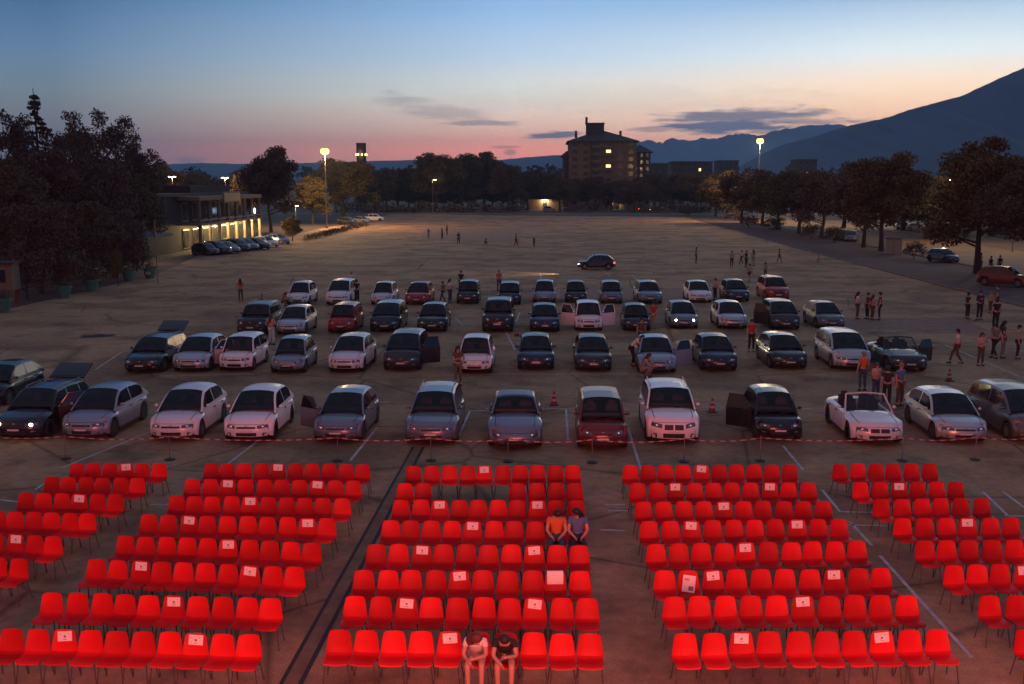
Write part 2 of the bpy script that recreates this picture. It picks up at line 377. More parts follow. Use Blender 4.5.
hb = MB(); hb.box((0, 3000, 210), (16000, 14000, 424), mat('haze_air', (1, 1, 1)))
hz = setp(hb.build('haze'), kind='stuff')
hm = bpy.data.materials.new('haze_volume'); hm.use_nodes = True; hn = hm.node_tree.nodes; hn.remove(hn['Principled BSDF'])
pv = hn.new('ShaderNodeVolumePrincipled'); pv.inputs['Color'].default_value = (.38, .70, 1, 1); pv.inputs['Density'].default_value = 1.45e-4; pv.inputs['Anisotropy'].default_value = 0
hm.node_tree.links.new(pv.outputs[0], hn['Material Output'].inputs['Volume'])
hz.data.materials.clear(); hz.data.materials.append(hm)

# ------------------------------------------------------------------ trees
def leaf_mesh(name, centers, radii, per, size, m, flat=.75):
    V = []; Fc = []
    for c_, r in zip(centers, radii):
        k = int(per * (r ** 1.5))
        d = rng.normal(size=(k, 3)); d /= np.linalg.norm(d, axis=1)[:, None]
        rad = r * (rng.uniform(size=(k, 1)) ** .45); P = np.array(c_) + d * rad * np.array([1, 1, flat])
        a = rng.normal(size=(k, 3)); a /= np.linalg.norm(a, axis=1)[:, None]
        b_ = np.cross(a, rng.normal(size=(k, 3))); b_ /= np.linalg.norm(b_, axis=1)[:, None]
        s = size * rng.uniform(.6, 1.4, size=(k, 1))
        q = np.stack([P - a * s, P - b_ * s * .6, P + a * s, P + b_ * s * .6], 1)
        V.append(q.reshape(-1, 3))
    V = np.concatenate(V); n = len(V) // 4
    me = bpy.data.meshes.new(name); me.vertices.add(len(V)); me.vertices.foreach_set('co', V.ravel().astype(np.float32))
    me.loops.add(n * 4); me.loops.foreach_set('vertex_index', np.arange(n * 4, dtype=np.int32))
    me.polygons.add(n); me.polygons.foreach_set('loop_start', np.arange(0, n * 4, 4, dtype=np.int32))
    me.materials.append(m); me.update(calc_edges=True); me.validate(); return me
def broad(seed, h, w, m, dens=34, gaps=.0, leaf=.3, trunkh=.28):
    """returns (trunk mesh, crown mesh) of a broadleaf tree h tall and w wide"""
    rs = np.random.RandomState(seed); cs = []; rd = []; b = MB(); th = h * trunkh
    lean = rs.uniform(-.3, .3, 2)
    b.tube([(0, 0, -.1), (lean[0] * .3, lean[1] * .3, th * .6), (lean[0], lean[1], th), (lean[0] * 1.5, lean[1] * 1.5, h * .72)], [h * .026, h * .020, h * .017, h * .006], BARK, 8)
    nb = 12
    for i in range(nb):
        a = 2 * pi * i / nb * 2.4 + rs.uniform(-.4, .4); z0 = th * .9 + (h * .62 - th * .9) * (i / nb) * rs.uniform(.8, 1.1)
        rr_ = w * .5 * rs.uniform(.45, .95) * (1 - .35 * (i / nb)); z1 = z0 + h * rs.uniform(.08, .26)
        p0 = Vector((lean[0] * z0 / th * .8, lean[1] * z0 / th * .8, z0)); p2 = Vector((cos(a) * rr_, sin(a) * rr_, z1))
        b.tube([p0, (p0 + p2) / 2 + Vector((0, 0, -h * .01)), p2], [h * .009, h * .006, h * .003], BARK, 5)
        cs.append(p2); rd.append(w * rs.uniform(.13, .2))
    for i in range(dens):
        d = rs.normal(size=3); d /= np.linalg.norm(d); r = rs.uniform(.35, 1.0)
        zc = th + (h - th) * .5; p = (d[0] * w * .42 * r, d[1] * w * .42 * r, zc + d[2] * (h - th) * .42 * r)
        cs.append(p); rd.append(w * rs.uniform(.08, .17) * (1.2 - .4 * r))
    keep = [i for i in range(len(cs)) if rs.uniform() > gaps]
    cs = [cs[i] for i in keep]; rd = [rd[i] for i in keep]
    return b.mesh('trunk', 60), leaf_mesh('crown', cs, rd, 190, leaf * .62, m)
def spruce(seed, h, w, m):
    rs = np.random.RandomState(seed); b = MB(); b.tube([(0, 0, -.1), (.1, 0, h * .5), (0, 0, h)], [h * .018, h * .011, .03], BARK, 7); cs = []; rd = []
    nl = 34
    for i in range(nl):
        z = h * (.08 + .9 * i / nl); rr_ = w * .5 * (1 - i / nl) ** .8 * rs.uniform(.75, 1.15) + .15
        k = max(2, int(7 * (1 - i / nl)))
        for j in range(k):
            a = rs.uniform(0, 2 * pi); p = Vector((cos(a) * rr_, sin(a) * rr_, z - rr_ * .28))
            b.tube([(0, 0, z), p], [.05, .02], BARK, 4)
            for t in (.35, .65, .95):
                cs.append(Vector((0, 0, z)).lerp(p, t)); rd.append(.30 + .40 * rr_ / (w * .5) * (1.1 - t))
    return b.mesh('trunk', 60), leaf_mesh('crown', cs, rd, 130, .15, m, .6)
TREES = {
 'sparse': [broad(11, 16, 9, LEAFS[0], 44, .22, .22), broad(12, 16, 8, LEAFS[0], 38, .25, .22)],
 'dense': [broad(s, 14, 11, LEAFS[i % 2], 60, 0, .30, .22) for i, s in enumerate((21, 22, 23, 24))],
 'warm': [broad(s, 14, 11, LEAFS[2], 60, .05, .30, .2) for s in (31, 32)],
 'spruce': [spruce(41, 18, 7, LEAFS[3]), spruce(42, 16, 6, LEAFS[3])],
 'bush': [broad(51, 3, 3.4, LEAFS[0], 24, 0, .13, .12), broad(52, 3, 3.8, LEAFS[1], 24, 0, .13, .1)]}
def tree(kind, i, loc, h, w, label, group=None, name=None, cat='tree'):
    tm, cm = TREES[kind][i % len(TREES[kind])]
    bh = {'sparse': 16, 'dense': 14, 'warm': 14, 'spruce': (18, 16)[i % 2], 'bush': 3}[kind]; bw = {'sparse': (9, 8)[i % 2], 'dense': 11, 'warm': 11, 'spruce': (7, 6)[i % 2], 'bush': 3.5}[kind]
    r = empty(name or {'spruce': 'spruce_tree', 'bush': 'bush'}.get(kind, 'broadleaf_tree'), loc, random.uniform(0, 6.28), label, cat, group)
    r.scale = (w / bw, w / bw, h / bh)
    for nm, me in (('trunk', tm), ('crown', cm)):
        o = bpy.data.objects.new(nm, me); COL.objects.link(o); o.parent = r
    return r
def tree_px(kind, i, px, dist, topy, wpx, label, group=None, **k):
    """tree whose trunk stands in column px at the given distance, as tall as the photograph shows"""
    p = atY(px, 200, dist); ztop = atY(px, topy, dist).z; s = F / dist
    return tree(kind, i, (p.x, dist, 0), ztop * 1.0, wpx / s, label, group, **k)
G1 = 'trees along the left edge of the lot'
LT = [('sparse', 0, 6, 92, 84, 76, 'tall loose broadleaf tree at the left border of the photo'),
      ('spruce', 0, 41, 98, 88, 70, 'tall pointed spruce, the highest tree of the left group'),
      ('sparse', 1, 74, 104, 98, 60, 'thin tree with sky showing through, right of the tall spruce'),
      ('sparse', 0, 104, 110, 90, 80, 'airy tall broadleaf tree between the spruce and the left pavilion'),
      ('sparse', 1, 138, 116, 124, 62, 'lower airy tree nearest to the left pavilion'),
      ('spruce', 1, 22, 88, 118, 60, 'smaller spruce in front of the tall loose tree at the left border'),
      ('dense', 0, 58, 93, 140, 86, 'round dark tree below the tall spruce'),
      ('dense', 1, 5, 84, 150, 90, 'low dark round tree behind the wooden kiosk'),
      ('dense', 2, 104, 98, 146, 80, 'round dark tree behind the middle green planters'),
      ('dense', 3, 130, 108, 165, 70, 'round dark tree behind the last green planter'),
      ('dense', 2, 35, 78, 190, 90, 'broad low dark tree behind the leftmost planters'),
      ('dense', 1, 80, 86, 196, 80, 'broad low dark tree behind the second and third planters'),
      ('dense', 0, 112, 92, 205, 62, 'small dark tree beside the lit bush on the left')]
for (k, i, px, d, ty, wp, lb) in LT: tree_px(k, i, px, d, ty, wp, lb, G1)
for i, (px, d, ty, wp) in enumerate([(20, 74, 236, 70), (62, 80, 238, 66), (95, 86, 238, 50), (128, 95, 236, 46)]):
    tree_px('bush', i, px, d, ty, wp, 'dark shrub under the trees, %s behind the green planters' % ('leftmost', 'second from left', 'third from left', 'rightmost')[i], 'shrubs behind the planters', cat='shrub')
tree_px('warm', 0, 113, 84, 243, 14, 'small bush glowing yellow under a lamp on the left path', name='bush', cat='shrub')
tree_px('dense', 0, 270, 178, 141, 62, 'big round dark tree right of the lit pavilion')
tree_px('dense', 3, 250, 200, 165, 50, 'lower dark tree just behind the lit pavilion roof')
tree_px('warm', 1, 343, 238, 149, 76, 'broad yellow-lit tree behind the left floodlight mast')
tree_px('warm', 0, 312, 215, 172, 46, 'smaller yellow-lit tree left of the floodlight mast')
tree_px('warm', 0, 291, 150, 214, 24, 'lit pale bush between pavilion and floodlight mast', name='bush', cat='shrub')
tree_px('dense', 1, 160, 215, 158, 60, 'dark tree behind the left end of the pavilion roof')
tree_px('dense', 0, 200, 240, 171, 50, 'dark tree behind the pavilion between the two small lit lamps')
tree_px('dense', 2, 225, 245, 173, 50, 'dark tree behind the pavilion near the right small lit lamp')
# belt of trees beyond the far edge
G2 = 'trees beyond the far edge of the lot'
belt = [(375, 165, 42), (398, 166, 40), (418, 163, 36), (436, 147, 44), (462, 150, 40), (484, 148, 44), (508, 158, 36), (528, 166, 34), (546, 172, 34), (560, 174, 30), (590, 172, 36), (612, 178, 34),
        (634, 176, 34), (654, 172, 34), (674, 170, 36), (696, 168, 38)]
ordn = ['first', 'second', 'third', 'fourth', 'fifth', 'sixth', 'seventh', 'eighth', 'ninth', 'tenth', 'eleventh', 'twelfth', 'thirteenth', 'fourteenth', 'fifteenth', 'sixteenth', 'seventeenth', 'eighteenth', 'nineteenth', 'twentieth']
for i, (px, ty, wp) in enumerate(belt):
    tree_px('dense', i, px, 312 + 14 * (i % 3), ty, wp * 1.25, 'dark tree on the far side of the lot, %s from left in the front belt' % ordn[i], G2)
for i in range(17):
    px = 366 + i * 21
    tree_px('dense', i + 1, px, 345, 186 + random.uniform(-4, 4), 34, 'low dark tree filling the gaps of the far belt, %s from left' % ordn[i], 'low trees of the far belt')
# row along the right street
G3 = 'trees along the right street'
RT = [('warm', 1, 716, 268, 168, 34, 'first tree of the right street row, farthest from the camera'), ('warm', 0, 727, 250, 166, 40, 'second farthest tree of the right street row'),
      ('dense', 2, 742, 222, 164, 46, 'tree just left below the right floodlight'), ('dense', 1, 763, 213, 166, 46, 'tree just right below the right floodlight'),
      ('warm', 1, 780, 195, 168, 52, 'brownish tree second to the right of the right floodlight'), ('dense', 3, 800, 178, 164, 56, 'dark tree in the middle of the right street row'),
      ('dense', 0, 823, 163, 166, 56, 'dark tree left of the parked dark van on the street'), ('dense', 2, 866, 139, 165, 60, 'slim-trunked tree just left of the tall round street tree'),
      ('warm', 1, 884, 131, 137, 74, 'tall round-crowned tree standing out of the right street row'), ('dense', 1, 930, 160, 172, 80, 'lower tree between the two tall trees at right'),
      ('warm', 0, 982, 99, 126, 96, 'tallest tree of the right row, near the red car'), ('dense', 0, 1035, 92, 148, 90, 'tree cut off by the right border of the photo'),
      ('dense', 3, 845, 200, 166, 60, 'dark tree behind the dark van, across the street'), ('dense', 1, 905, 190, 168, 70, 'dark tree across the street behind the tall round tree'),
      ('dense', 2, 965, 180, 165, 80, 'dark tree across the street behind the tallest tree'), ('dense', 0, 1015, 170, 168, 80, 'dark tree across the street at the right border')]
for (k, i, px, d, ty, wp, lb) in RT: tree_px(k, i, px, d, ty, wp * 1.2, lb, G3)
for i, (px, d, ty) in enumerate([(750, 200, 214), (775, 190, 215), (812, 160, 221), (835, 150, 224), (918, 118, 240), (690, 275, 204), (735, 240, 210)]):
    tree_px('bush', i, px, d, ty, 26, 'low dark hedge bush at the foot of the right trees, %s' % ('below the right floodlight', 'right of the floodlight foot', 'in mid row', 'beside the dark van', 'beside the pale electric cabinet', 'at the far corner', 'near the far street trees')[i], 'bushes under the right trees', cat='shrub')
ug = [(x, 303 + random.uniform(-3, 3), random.uniform(.8, 2.2)) for x in np.arange(-62, 70, 2.2) if not (-6 < x < 6.5 or 17 < x < 25)]
um = leaf_mesh('undergrowth', ug, [random.uniform(1.6, 2.6) for _ in ug], 22, .45, LEAFS[0]); o = bpy.data.objects.new('undergrowth', um); COL.objects.link(o); setp(o, 'dark undergrowth between the trunks beyond the far edge of the lot', 'undergrowth', kind='stuff')
# the wood on the horizon
cs = [(x + random.uniform(-8, 8), 760 + random.uniform(-40, 40), random.uniform(5, 14)) for x in range(-640, 760, 11)]
wm = leaf_mesh('crowns', cs, [random.uniform(9, 15) for _ in cs], 3.2, 2.2, LEAFS[0]); o = bpy.data.objects.new('far_wood', wm); COL.objects.link(o); setp(o, 'dark far wood along the horizon under the hills', 'wood', kind='stuff')

# ------------------------------------------------------------------ cars
CARS = {
 'city':  dict(L=3.55, W=1.63, H=1.49, hood=.80, nose=.66, A=-.95, B=-.35, C=1.15, D=1.62, belt=.90, wf=-1.15, wr=1.15, r=.29),
 'panda': dict(L=3.65, W=1.64, H=1.56, hood=.88, nose=.74, A=-1.05, B=-.55, C=1.35, D=1.70, belt=.96, wf=-1.15, wr=1.15, r=.29),
 'hatch': dict(L=4.05, W=1.74, H=1.47, hood=.86, nose=.68, A=-1.02, B=-.25, C=1.20, D=1.85, belt=.93, wf=-1.25, wr=1.25, r=.31),
 'suv':   dict(L=4.45, W=1.84, H=1.64, hood=1.02, nose=.84, A=-1.05, B=-.35, C=1.55, D=2.05, belt=1.05, wf=-1.35, wr=1.35, r=.35),
 'jeep':  dict(L=4.2, W=1.80, H=1.72, hood=1.04, nose=.92, A=-.85, B=-.40, C=1.75, D=1.98, belt=1.08, wf=-1.28, wr=1.28, r=.36),
 'wagon': dict(L=4.5, W=1.78, H=1.48, hood=.88, nose=.70, A=-1.00, B=-.30, C=1.75, D=2.12, belt=.93, wf=-1.38, wr=1.35, r=.32),
 'mpv':   dict(L=4.35, W=1.80, H=1.62, hood=.95, nose=.72, A=-1.35, B=-.45, C=1.65, D=2.05, belt=1.00, wf=-1.35, wr=1.35, r=.32),
 'beetle':dict(L=4.2, W=1.80, H=1.49, hood=.90, nose=.62, A=-.70, B=-.15, C=.65, D=1.85, belt=.92, wf=-1.27, wr=1.27, r=.33),
 'open':  dict(L=4.4, W=1.78, H=1.40, hood=.86, nose=.68, A=-.75, B=-.15, C=.9, D=1.35, belt=.90, wf=-1.38, wr=1.33, r=.33)}
def car_funcs(p, opened):
    L_, W_, H_ = p['L'], p['W'], p['H']; hl = L_ / 2
    px = [-hl, -hl + .18, p['A'] - .45, p['A'], p['D'] - .05, hl - .12, hl]
    zr_ = p['belt'] + (.02 if p['D'] > hl - .4 else -.03)
    pz = [p['nose'], p['nose'] + .07, p['hood'] - .03, p['hood'] + .01, p['belt'], zr_, zr_ - .12]
    if p is CARS['beetle']: pz = [.60, .72, .90, .94, .90, .80, .66]
    def D(u, v, w):
        y = v * hl; kf = max(0, (-v - .62) / .38); kr = max(0, (v - .68) / .32)
        hw = W_ / 2 * (1 - .13 * kf ** 2.2 - .10 * kr ** 2.2)
        hw *= (1 - .075 * ((w - .45) / .55) ** 2) if w > .45 else (1 - .035 * ((.45 - w) / .45) ** 2)
        zt = float(np.interp(y, px, pz)) - .07 * abs(u) ** 4 + .015 * (1 - u * u)
        if opened and p['A'] + .2 < y < p['D'] + .0 and abs(u) < .82: zt = .50
        zb = .19 + .05 * kf ** 3 + .08 * kr ** 3
        if abs(u) > .985:
            for yc in (p['wf'], p['wr']):
                ra = p['r'] + .055; dy = abs(y - yc)
                if dy < ra: zb = max(zb, p['r'] + math.sqrt(ra * ra - dy * dy))
        yy = y + kf ** 2 * (.30 * abs(u) ** 3 + .16 * w ** 3 + .05 * (1 - w) ** 2) - kr ** 2 * (.22 * abs(u) ** 3 + .12 * w ** 3)
        return Vector((u * hw, yy, zb + (zt - zb) * w))
    top = [(p['A'], p['hood']), ((p['A'] * .45 + p['B'] * .55), p['hood'] + (H_ - p['hood']) * .60), (p['B'], H_ - .045), ((p['B'] + p['C']) / 2 - .1, H_), (p['C'], H_ - .055), ((p['C'] + p['D']) / 2, H_ - .055 - (H_ - p['belt']) * .42), (p['D'], p['belt'] + .02)]
    if p is CARS['beetle']: top = [(-.70, .93), (-.48, 1.2), (-.15, 1.42), (.25, 1.49), (.75, 1.42), (1.35, 1.17), (1.85, .85)]
    tx, tz = [a for a, _ in top], [b for _, b in top]
    wb, wr_ = W_ / 2 * .925, W_ / 2 * (.70 if H_ < 1.55 else .76)
    zb_ = min(p['hood'], p['belt']) - .04
    def zc(y): return float(np.interp(y, tx, tz))
    def wat(z): return wb + (wr_ - wb) * max(0, (z - zb_) / (H_ - zb_)) ** 1.15
    def topz(y, u):
        z = zc(y); f = min(1, (z - zb_) / .3); return z + .045 * (1 - u * u) * f - .03 * abs(u) ** 6 * f
    return D, zc, wat, topz, zb_
def build_car(kind, far=False):
    p = CARS[kind]; opened = kind == 'open'; D, zc, wat, topz, zb_ = car_funcs(p, opened); hl = p['L'] / 2; pm = PAINT['white']
    root = empty('parked_car', (0, -500, 0))
    # body shell: six sided grid pushed through D
    nu, nv, nw = (12, 44, 7) if not far else (8, 26, 5); b = MB(); idx = {}
    def V(i, j, k):
        if (i, j, k) not in idx:
            idx[(i, j, k)] = len(b.v); b.v.append(tuple(D(-1 + 2 * i / nu, -1 + 2 * j / nv, k / nw)))
        return idx[(i, j, k)]
    mi = b.mi(pm)
    def q(*f): b.f.append(tuple(V(*t) for t in f)); b.m.append(mi)
    for j in range(nv):
        for k in range(nw):
            q((0, j, k), (0, j, k + 1), (0, j + 1, k + 1), (0, j + 1, k)); q((nu, j, k), (nu, j + 1, k), (nu, j + 1, k + 1), (nu, j, k + 1))
        for i in range(nu): q((i, j, nw), (i + 1, j, nw), (i + 1, j + 1, nw), (i, j + 1, nw))
    for i in range(nu):
        for k in range(nw):
            q((i, 0, k), (i + 1, 0, k), (i + 1, 0, k + 1), (i, 0, k + 1)); q((i, nv, k), (i, nv, k + 1), (i + 1, nv, k + 1), (i + 1, nv, k))
    b.build('body', root, 38)
    u = MB(); u.box((0, 0, .36), (p['W'] - .34, p['L'] - .55, .30), BLK)
    u.build('chassis', root)
    def patch(name, u0, u1, w0, w1, m, off=.012, v=-1, n=4, parent=root, shear=0):
        P = []
        for a in range(n + 1):
            row = []
            for c in range(n + 1):
                uu = u0 + (u1 - u0) * a / n; ww = w0 + (w1 - w0) * c / n + shear * (abs(uu) - min(abs(u0), abs(u1)))
                q_ = D(uu, v, min(.99, ww)); row.append((q_.x * 1.003, q_.y + (off if v > 0 else -off), q_.z))
            P.append(row)
        g = MB(); g.grid(P, m, flip=(v > 0) ^ (u1 < u0)); return g.build(name, parent)
    # nose
    for s in (-1, 1):
        if kind in ('beetle', 'jeep'):
            q_ = D(s * .74, -1, .74); h_ = MB(); h_.ell((q_.x, q_.y + .03, q_.z), (.125, .075, .125), HEADL, 12, 8); ho = h_.build('headlight', root, 60)
        else: ho = patch('headlight', s * .50, s * .95, .58, .80, HEADL, shear=.30)
        q_ = D(s * .72, -1, .74); h_ = MB(); h_.ell((q_.x, q_.y - .02, q_.z), (.065, .035, .055), BULB, 10, 6); h_.build('bulb', ho, 60)
        if not far: patch('fog_lamp', s * .70, s * .86, .20, .30, BULB, off=.016)
    if kind in ('suv', 'open'):
        for s in (-1, 1): patch('grille', s * .03, s * .40, .50, .78, BLK)
    elif kind == 'city' or kind == 'beetle': patch('grille', -.42, .42, .40, .46, BLK)
    elif kind == 'jeep': patch('grille', -.52, .52, .58, .82, BLK)
    else: patch('grille', -.42, .42, .60, .73, BLK)
    if not far: patch('badge', -.06, .06, .76, .82, RIM, off=.018) if kind not in ('suv', 'open') else None
    patch('bumper_intake', -.78, .78, .04, .30, BLK, off=.008)
    patch('licence_plate', -.26, .26, .31, .44, PLATE, off=.035)
    if not far:
        g = MB()
        for s in (-1, 1):
            P = []
            for vv in np.linspace(-.93, p['A'] / hl - .02, 8):
                a_ = D(s * .80, vv, 1); b_ = D(s * .775, vv, 1); P.append([(a_.x, a_.y, a_.z + .004), (b_.x, b_.y, b_.z + .004)])
            g.grid(P, BLK)
        P = []
        for uu in np.linspace(-.79, .79, 12):
            a_ = D(uu, -1, .90); b_ = D(uu, -1, .88); P.append([(a_.x, a_.y - .006, a_.z), (b_.x, b_.y - .006, b_.z)])
        g.grid(P, BLK); g.build('bonnet_gap', root)
        w_ = MB()
        for s0 in (-.55, .1): w_.tube([(s0, p['A'] + .02, p['hood'] + .035), (s0 + .48, p['A'] + .10, p['hood'] + .10)], .010, BLK, 4)
        w_.build('wiper', root)
    for s in (-1, 1): patch('tail_light', s * .68, s * .97, .62, .92, TAILL, v=1)
    if not far: patch('rear_licence_plate', -.27, .27, .40, .55, PLATE, off=.03, v=1)
    if not opened:
        # cabin: painted shell
        ys = list(np.linspace(p['A'] - .02, p['D'], 22 if not far else 12)); rows = []
        for y in ys:
            zt = zc(y); row = []; wt = wat(zt)
            for (fw, fz) in ((None, 0), (None, .5), (None, .9)):
                z = zb_ + (zt - zb_) * fz; row.append((wat(z), y, z))
            for uu in (.93, .6, .25, 0): row.append((wt * uu, y, topz(y, uu)))
            rows.append(row + [(-a, b_, c_) for a, b_, c_ in row[-2::-1]])
        g = MB()
        if far: g.grid(rows, pm)
        else:   # the shell stays open behind the windshield; a dark lining, dashboard and seats show through the glass
            liner = []
            for r0, r1 in zip(rows[:-1], rows[1:]):
                ym = (r0[0][1] + r1[0][1]) / 2; hole = ym < p['B'] - .02
                for k in range(len(r0) - 1):
                    if not (hole and 3 <= k <= 8): g.add([r0[k], r0[k + 1], r1[k + 1], r1[k]], [(0, 1, 2, 3)], pm)
                if not hole or True:
                    for k in range(len(r0) - 1):
                        if not (hole and 3 <= k <= 8): liner.append([Vector((v_[0] * .975, v_[1], v_[2] - .02)) for v_ in (r0[k], r0[k + 1], r1[k + 1], r1[k])])
            ln_ = MB()
            for q4 in liner: ln_.add(q4, [(3, 2, 1, 0)], INTER)
            zf = max(p['belt'], p['hood']) + .025; wf_ = wat(zf) * .97
            ln_.add([(-wf_, p['A'] + .10, zf), (wf_, p['A'] + .10, zf), (wf_, p['D'] - .15, zf), (-wf_, p['D'] - .15, zf)], [(0, 1, 2, 3)], INTER)
            ln_.build('interior', root)
            da = MB(); da.box((0, p['A'] + .42, zf + .04), (wf_ * 1.8, .36, .09), BLK, taper=.9); da.build('dashboard', root)
            sw = MB(); sw.tube([(-.36 + .17 * cos(t * pi / 6), p['A'] + .66, zf + .05 + .16 * sin(t * pi / 6)) for t in range(13)], .014, BLK, 5); sw.build('steering_wheel', root, 50)
            for s_ in (-1, 1):
                se = MB(); Mx = Matrix.Rotation(R(-10), 3, 'X'); ys_ = p['B'] + .42
                se.box((s_ * .36, ys_, zf + .13), (.46, .12, .26), SEATM[0], M=Mx, taper=.8); se.box((s_ * .36, ys_ + .03, zf + .32), (.25, .09, .14), SEATM[0], M=Mx, taper=.8); se.build('car_seat', root, 40)
        g.add([rows[-1][k] for k in range(len(rows[-1]))], [tuple(range(len(rows[-1])))], pm); g.build('cabin', root, 40)
    def glasstop(name, y0, y1, m=GLASS, edge=.05):
        P = []
        for y in np.linspace(y0, y1, 8):
            wt = wat(zc(y)) - edge; sgn = -1 if y1 < 0.3 else 1
            P.append([(wt * uu, y + sgn * .006, topz(y, uu * .95) + .012) for uu in (-1, -.6, -.2, .2, .6, 1)])
        g = MB(); g.grid(P, m); return g.build(name, root, 60)
    A, B, C, Dd = p['A'], p['B'], p['C'], p['D']
    ws = glasstop('windshield', A + .05, B - .03, m=GLASS if far else WGLASS)
    if opened:
        fr = MB(); fr.tube([(wat(zc(A)) - .01, A, zc(A) - .05), (wat(zc(B)), B, zc(B) + .01), (0, B + .01, topz(B, 0) + .01), (-wat(zc(B)), B, zc(B) + .01), (-wat(zc(A)) + .01, A, zc(A) - .05)], .032, pm, 6); fr.build('windshield_frame', root, 50)
        for (sx_, sy_) in ((-.38, .15), (.38, .15), (-.36, .95), (.36, .95)):
            se = MB(); Mx = Matrix.Rotation(R(-14), 3, 'X')
            se.box((sx_, sy_ - .15, .55), (.48, .5, .16), INTER, taper=.92); se.box((sx_, sy_ + .12, .82), (.46, .12, .56), INTER, M=Mx, taper=.85); se.box((sx_, sy_ + .20, 1.14), (.24, .09, .15), INTER, M=Mx, taper=.8)
            se.build('car_seat', root, 40)
        sw = MB(); sw.tube([(-.38 + .17 * cos(t * pi / 6), -.32 - .05 * sin(t * pi / 6), .92 + .16 * sin(t * pi / 6)) for t in range(13)], .014, BLK, 5); sw.build('steering_wheel', root, 50)
        da = MB(); da.box((0, A + .32, .74), (1.36, .36, .24), INTER, taper=.9); da.build('dashboard', root)
    else:
        glasstop('rear_window', C + .06, Dd - .10 if kind != 'beetle' else 1.25, edge=.08)
        bp = .30 if p['L'] < 3.8 else .38
        segs = [(A + .28, bp - .04), (bp + .04, min(C + .22, Dd - .2))] if not kind == 'beetle' else [(A + .24, .45), (.53, 1.12)]
        if p['L'] > 4.3 and kind not in ('beetle',): segs = [(A + .28, .26), (.34, 1.22), (1.30, min(C + .20, Dd - .18))]
        for s in (-1, 1):
            for (y0, y1) in segs:
                lo, hi = [], []
                for y in np.linspace(y0, y1, 7):
                    zl = p['belt'] + .035; zh = zc(y) - .075
                    if zh < zl + .01: zh = zl + .01
                    lo.append((s * (wat(zl) + .008), y, zl)); hi.append((s * (wat(zh) + .010), y, zh))
                g = MB(); g.grid([lo, hi], GLASS, flip=(s < 0)); g.build('side_window', root)
    for s in (-1, 1):
        m_ = MB(); mz = p['belt'] + .08; m_.ell((s * (p['W'] / 2 + .04), A + .32, mz), (.075, .05, .055), pm, 8, 5); m_.tube([(s * (p['W'] / 2 - .1), A + .34, mz - .05), (s * (p['W'] / 2 + .03), A + .32, mz - .02)], .02, BLK, 5)
        m_.build('wing_mirror', root, 60)
        if not far:
            for yh in ((.16, 1.0) if p['L'] > 3.8 else (.2,)):
                h_ = MB(); h_.box((s * (p['W'] / 2 * .988), yh, p['belt'] - .13), (.03, .17, .03), pm if False else BLK); h_.build('door_handle', root)
            t_ = MB(); t_.box((s * (p['W'] / 2 - .03), (p['wf'] + p['wr']) / 2, .215), (.05, p['wr'] - p['wf'] - 2 * p['r'] - .16, .07), BLK); t_.build('side_sill', root)
            for yh in ((A + .22, .34, 1.16) if p['L'] > 3.8 else (A + .22, .44)):   # shut lines of the doors
                P = []
                for k in range(6):
                    ww = .12 + .8 * k / 5; q_ = D(s, yh / hl, ww); P.append([(q_.x + s * .003, yh - .006, q_.z), (q_.x + s * .003, yh + .006, q_.z)])
                g = MB(); g.grid(P, BLK, flip=(s < 0)); g.build('door_gap', root)
    for yc in (p['wf'], p['wr']):
        for s in (-1, 1):
            r = p['r']; wx = p['W'] / 2 - .12; w_ = MB()
            w_.lathe([(r * .62, -.10), (r * .93, -.105), (r, -.07), (r, .07), (r * .93, .105), (r * .62, .10)], TYRE, 20, (s * wx, yc, r), 'X'); wo = w_.build('wheel', root, 40)
            rm_ = MB(); rm_.lathe([(.02, .085 * s), (.07, .09 * s), (.075, .06 * s)] if s > 0 else [(.075, .06 * s), (.07, .09 * s), (.02, .085 * s)], RIM, 12, (s * wx, yc, r), 'X')
            rm_.lathe([(r * .56, .03), (r * .65, .03), (r * .65, .095), (r * .58, .1)] if s > 0 else [(r * .58, -.1), (r * .65, -.095), (r * .65, -.03), (r * .56, -.03)], RIM, 20, (s * wx, yc, r), 'X')
            for k in range(5):
                a = 2 * pi * k / 5 + .3; Mx = Matrix.Rotation(a, 3, 'X'); c_ = Mx @ Vector((0, 0, r * .33)) + Vector((s * (wx + .07), yc, r)); rm_.box(c_, (.03, .055, r * .58), RIM, M=Mx)
            rm_.build('rim', wo)
    if kind in ('wagon', 'suv', 'jeep'):
        for s in (-1, 1):
            r_ = MB(); xx = s * (wat(p['H']) * .93); zz = p['H'] + .035
            r_.tube([(xx, B + .2, zz - .06), (xx, B + .32, zz), (xx, C - .12, zz), (xx, C, zz - .07)], .016, METAL, 5); r_.build('roof_rail', root, 50)
    return root
LIBS = {k: snap(build_car(k)) for k in CARS}
FARL = {k: snap(build_car(k, True)) for k in ('hatch', 'suv', 'mpv', 'city', 'wagon')}
